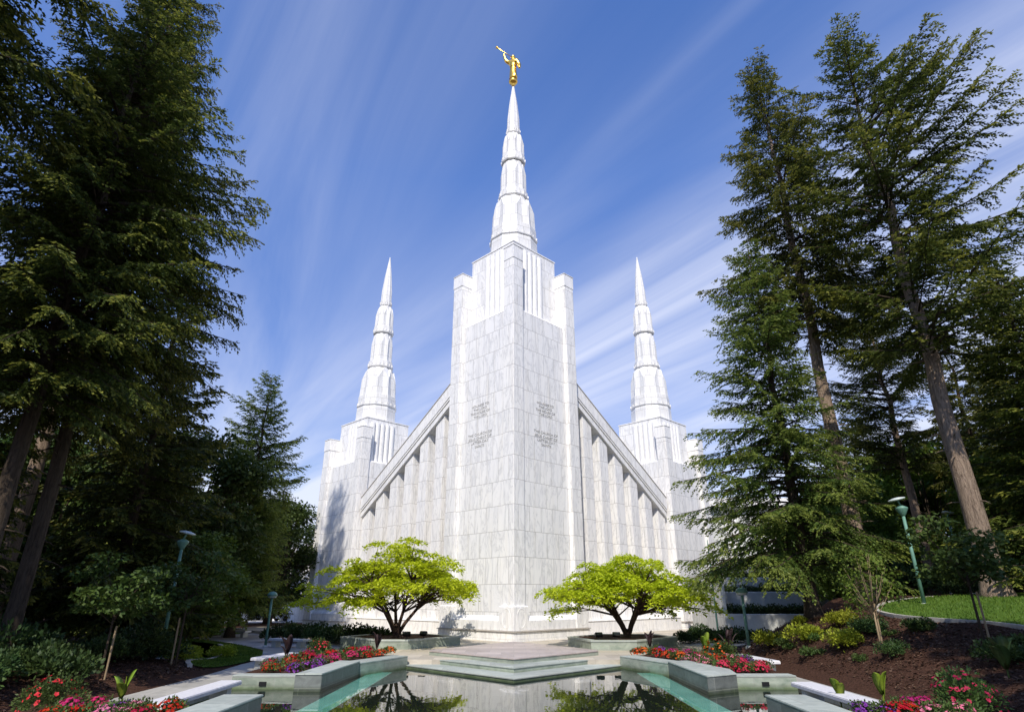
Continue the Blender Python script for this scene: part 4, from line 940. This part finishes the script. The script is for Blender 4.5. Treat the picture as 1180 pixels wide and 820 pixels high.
for c, x, y, s_ in (('red', -7.65, 15.2, .9), ('red', -7.9, 14.7, .9), ('red', -7.75, 14.2, .9), ('pinkf', -8.3, 14.9, .9), ('pinkf', -8.2, 14.3, .85), ('pinkf', -8.6, 14.3, .9), ('purple', -8.7, 15.2, .8), ('purple', -9.0, 15.3, .75), ('red', -9.2, 14.5, .9), ('magenta', -9.7, 14.9, .95), ('red', -9.6, 14.2, .9), ('magenta', -9.5, 15.5, .85)):
    flower(c, x, y, .22, s_, NEAR_L)
flower('coral', -10.6, 15.6, .12, 1.0, NEAR_L, True)
for c, x, y, s_ in (('purple', 7.75, 15.2, .85), ('purple', 7.95, 14.7, .85), ('red', 8.2, 14.6, 1), ('red', 8.5, 14.9, .95), ('pinkf', 8.9, 14.5, .95), ('magenta', 8.8, 15.2, .9), ('magenta', 9.2, 15.4, .85), ('pinkf', 9.4, 14.4, .9)):
    flower(c, x, y, .22, s_, NEAR_R)
flower('coral', 10.2, 15.4, .15, 1.15, NEAR_R, True)

def canna(x, y, z, h, n, mat, label, seed, wide=.13):
    if mat == 'canna_dark': wide = .075; n += 3
    rr = random.Random(seed); r = thing('leafy_canna', label, 'plant', (x, y, z), 0)
    for k in range(n):
        an = rr.random() * 6.28; L = h * rr.uniform(.55, .8); z0 = h * rr.uniform(.15, .4); le = rr.uniform(.15, .5); mb = MB(); d = Vector((math.cos(an), math.sin(an), 0)); sd_ = Vector((-d.y, d.x, 0)); rows = []
        for q in range(7):
            t_ = q / 6; c = d * (.03 + L * math.sin(le) * t_ ** 1.4) + Vector((0, 0, z0 + L * math.cos(le) * t_ - .25 * L * t_ ** 3)); wd = wide * h * math.sin(PI * min(1, t_ * .93 + .05)) ** .8 + .004
            rows.append([c - sd_ * wd + Vector((0, 0, .25 * wd)), c + Vector((0, 0, -.004)), c + sd_ * wd + Vector((0, 0, .25 * wd)), c + Vector((0, 0, .008))])
        mb.rings(rows); mb.build('leaf', MT[mat], r, smooth=True)
    MB().tube([(0, 0, 0), (.02, 0, h * .5), (0, .02, h * .75)], [.02, .015, .008], 6).build('stem', MT[mat], r)
canna(-9.25, 16.0, .2, .95, 4, 'canna', 'upright bright green leafy plant behind the near left flowers', 1)
canna(8.9, 16.4, .2, .95, 3, 'canna', 'upright bright green leaf plant behind the near right flowers', 2)
canna(11.7, 15.9, .9, 1.0, 6, 'flowerleaf', 'broad leaved green plant in the shade of the bottom right corner', 11, .16)
canna(8.1, 16.9, .1, .85, 2, 'canna', 'smaller upright green leaf plant by the near right bench', 5)
canna(-8.9, 26.0, .26, 1.25, 4, 'canna_dark', 'dark leaved canna rising behind the far left red flowers', 3)
canna(-6.3, 30.4, .26, 1.1, 4, 'canna_dark', 'dark purple leafed plant at the end of the far left bed', 7)
canna(6.3, 30.6, .26, 1.1, 4, 'canna_dark', 'dark drooping leaf plant at the inner end of the far right bed', 4)
canna(9.0, 27.6, .26, 1.35, 4, 'canna_dark', 'dark drooping leaf plant behind the orange bush in the far right bed', 6)
canna(8.2, 28.2, .26, 1.2, 4, 'canna', 'bright green upright plant between the far right flowers', 8)

# ------------------------------------------------------------------ lamps
def lamp_tall(x, y, z, h, lean, label):
    r = thing('street_lamp', label, 'lamp post', (x, y, z), 0)
    MB().lathe([(.20, -.1), (.20, .06), (.10, .10)], 16).build('base', MT['concrete'], r)
    MB().lathe([(.075, .08), (.06, h - .75)], 12).build('pole', MT['green_metal'], r, smooth=True)
    q = MB().lathe([(.06, h - .75), (.10, h - .7), (.23, h - .46), (.24, h - .40), (.05, h - .30)], 16, mat=Matrix.Rotation(0, 4, 'X')).build('reflector', MT['green_metal'], r, smooth=True)
    MB().tube([(0, 0, h - .32), (lean * .10, 0, h - .10)], .035, 8).build('neck', MT['green_metal'], r)
    mt = Matrix.Translation((lean * .12, 0, h - .08)) @ Matrix.Rotation(lean * .22, 4, 'Y')
    MB().lathe([(.05, -.03), (.31, -.02), (.34, .02), (.32, .05), (.10, .10)], 20, mat=mt).build('disc_shade', MT['lens'], r, smooth=True)
lamp_tall(-14.3, 26.8, gz(-14.3, 26.8), 5.0, 1, 'tall green lamp post with a disc head in the shade of the left grove')
lamp_tall(16.3, 25.6, gz(16.3, 25.6), 4.2, -1, 'green lamp post with a tilted disc head on the right lawn')
lamp_tall(25.5, 36, gz(25.5, 36), 4.6, 1, 'far lamp post behind the right lawn beside the slender fir trunk')
lamp_tall(27.5, 37, gz(27.5, 37), 5.6, 1, 'far tall lamp post between slender fir and thick trunk on the right')
def lamp_dome(x, y, z, h, label):
    r = thing('street_lamp', label, 'lamp post', (x, y, z), 0)
    MB().lathe([(.16, -.1), (.16, .05), (.08, .10)], 16).build('base', MT['concrete'], r)
    MB().lathe([(.075, .08), (.065, h - .30)], 12).build('pole', MT['green_metal'], r, smooth=True)
    MB().lathe([(.10, h - .32), (.24, h - .28), (.25, h - .20)], 18).build('lens', MT['lens'], r, smooth=True)
    MB().lathe([(.29, h - .21), (.29, h - .14), (.22, h - .03), (.10, h + .03), (.02, h + .04)], 18).build('dome_shade', MT['green_metal'], r, smooth=True)
lamp_dome(-14.4, 38.2, 0, 2.95, 'short green lamp post with a domed head on the left lawn')
lamp_dome(11.0, 30.9, gz(11.0, 30.9), 2.6, 'short green lamp post at the foot of the right mulch slope, head in the branches')
r = thing('flag_pole', 'thin dark pole standing beside the right tower base', 'pole', (13.6, 43.6, .2))
MB().lathe([(.07, 0), (.05, 5.5), (.02, 6.2)], 10).build('shaft', MT['green_metal'], r); MB().lathe([(.12, -.05), (.12, .12)], 12).build('base', MT['concrete'], r)

def flood(x, y, z, rz, label):
    r = thing('floodlight', label, 'floodlight', (x, y, z), rz, None)
    MB().tube([(0, 0, -.05), (0, 0, .16)], .025, 6).build('stem', MT['black'], r)
    mt = Matrix.Translation((0, 0, .24)) @ Matrix.Rotation(R_(50), 4, 'X')
    MB().box(-.20, .20, -.10, .10, -.09, .09, mt).build('housing', MT['black'], r, bevel=.02)
    MB().box(-.17, .17, -.07, .07, .092, .10, mt).build('glass', MT['glass'], r)
flood(-5.65, 34.6, .63, .2, 'left black floodlight in the left maple planter'); flood(-4.85, 35.2, .63, -.2, 'right black floodlight in the left maple planter')
flood(4.4, 34.0, .63, .2, 'left black floodlight in the right maple planter'); flood(5.35, 34.2, .63, -.1, 'right black floodlight in the right maple planter')

# ------------------------------------------------------------------ parked cars, far left
def car(x, y, z, rz, mat, label):
    r = thing('parked_car', label, 'car', (x, y, z), rz)
    prof = [(-2.15, .35), (-2.2, .75), (-1.5, .92), (-.75, 1.45), (.75, 1.48), (1.55, .98), (2.15, .88), (2.2, .4)]
    mb = MB(); mb.rings([[(px_, -w_, pz) for px_, pz in prof] for w_ in (-.82, .82)]); mb.build('body', MT[mat], r, bevel=.06)
    gl = [(-1.32, .95), (-.70, 1.38), (.70, 1.41), (1.38, .99)]
    mb = MB(); mb.rings([[(px_, -w_, pz) for px_, pz in gl] for w_ in (-.835, .835)]); mb.build('window', MT['glass'], r)
    mb = MB(); mb.add([(-1.52, -.68, .96), (-1.52, .68, .96), (-.84, .62, 1.42), (-.84, -.62, 1.42), (-1.48, -.68, .93), (-1.48, .68, .93), (-.80, .62, 1.39), (-.80, -.62, 1.39)], [(0, 3, 2, 1), (4, 5, 6, 7), (0, 1, 5, 4), (1, 2, 6, 5), (2, 3, 7, 6), (3, 0, 4, 7)]); mb.build('windscreen', MT['glass'], r)
    for wx in (-1.35, 1.4):
        for wy in (-.78, .78): MB().lathe([(.33, -.1), (.33, .1)], 16, mat=Matrix.Translation((wx, wy, .33)) @ Matrix.Rotation(PI / 2, 4, 'X')).build('wheel', MT['tyre'], r)
car(-27.6, 80, .0, R_(60), 'carpaint', 'pale silver parked car beyond the trees left of the temple')
car(-31.0, 83, .0, R_(60), 'carpaint2', 'dark blue parked car half hidden behind the trunks left of the temple')
slab('road', [(-60, 74), (-22, 74), (-22, 90), (-60, 90)], -.2, .0, 'walk')
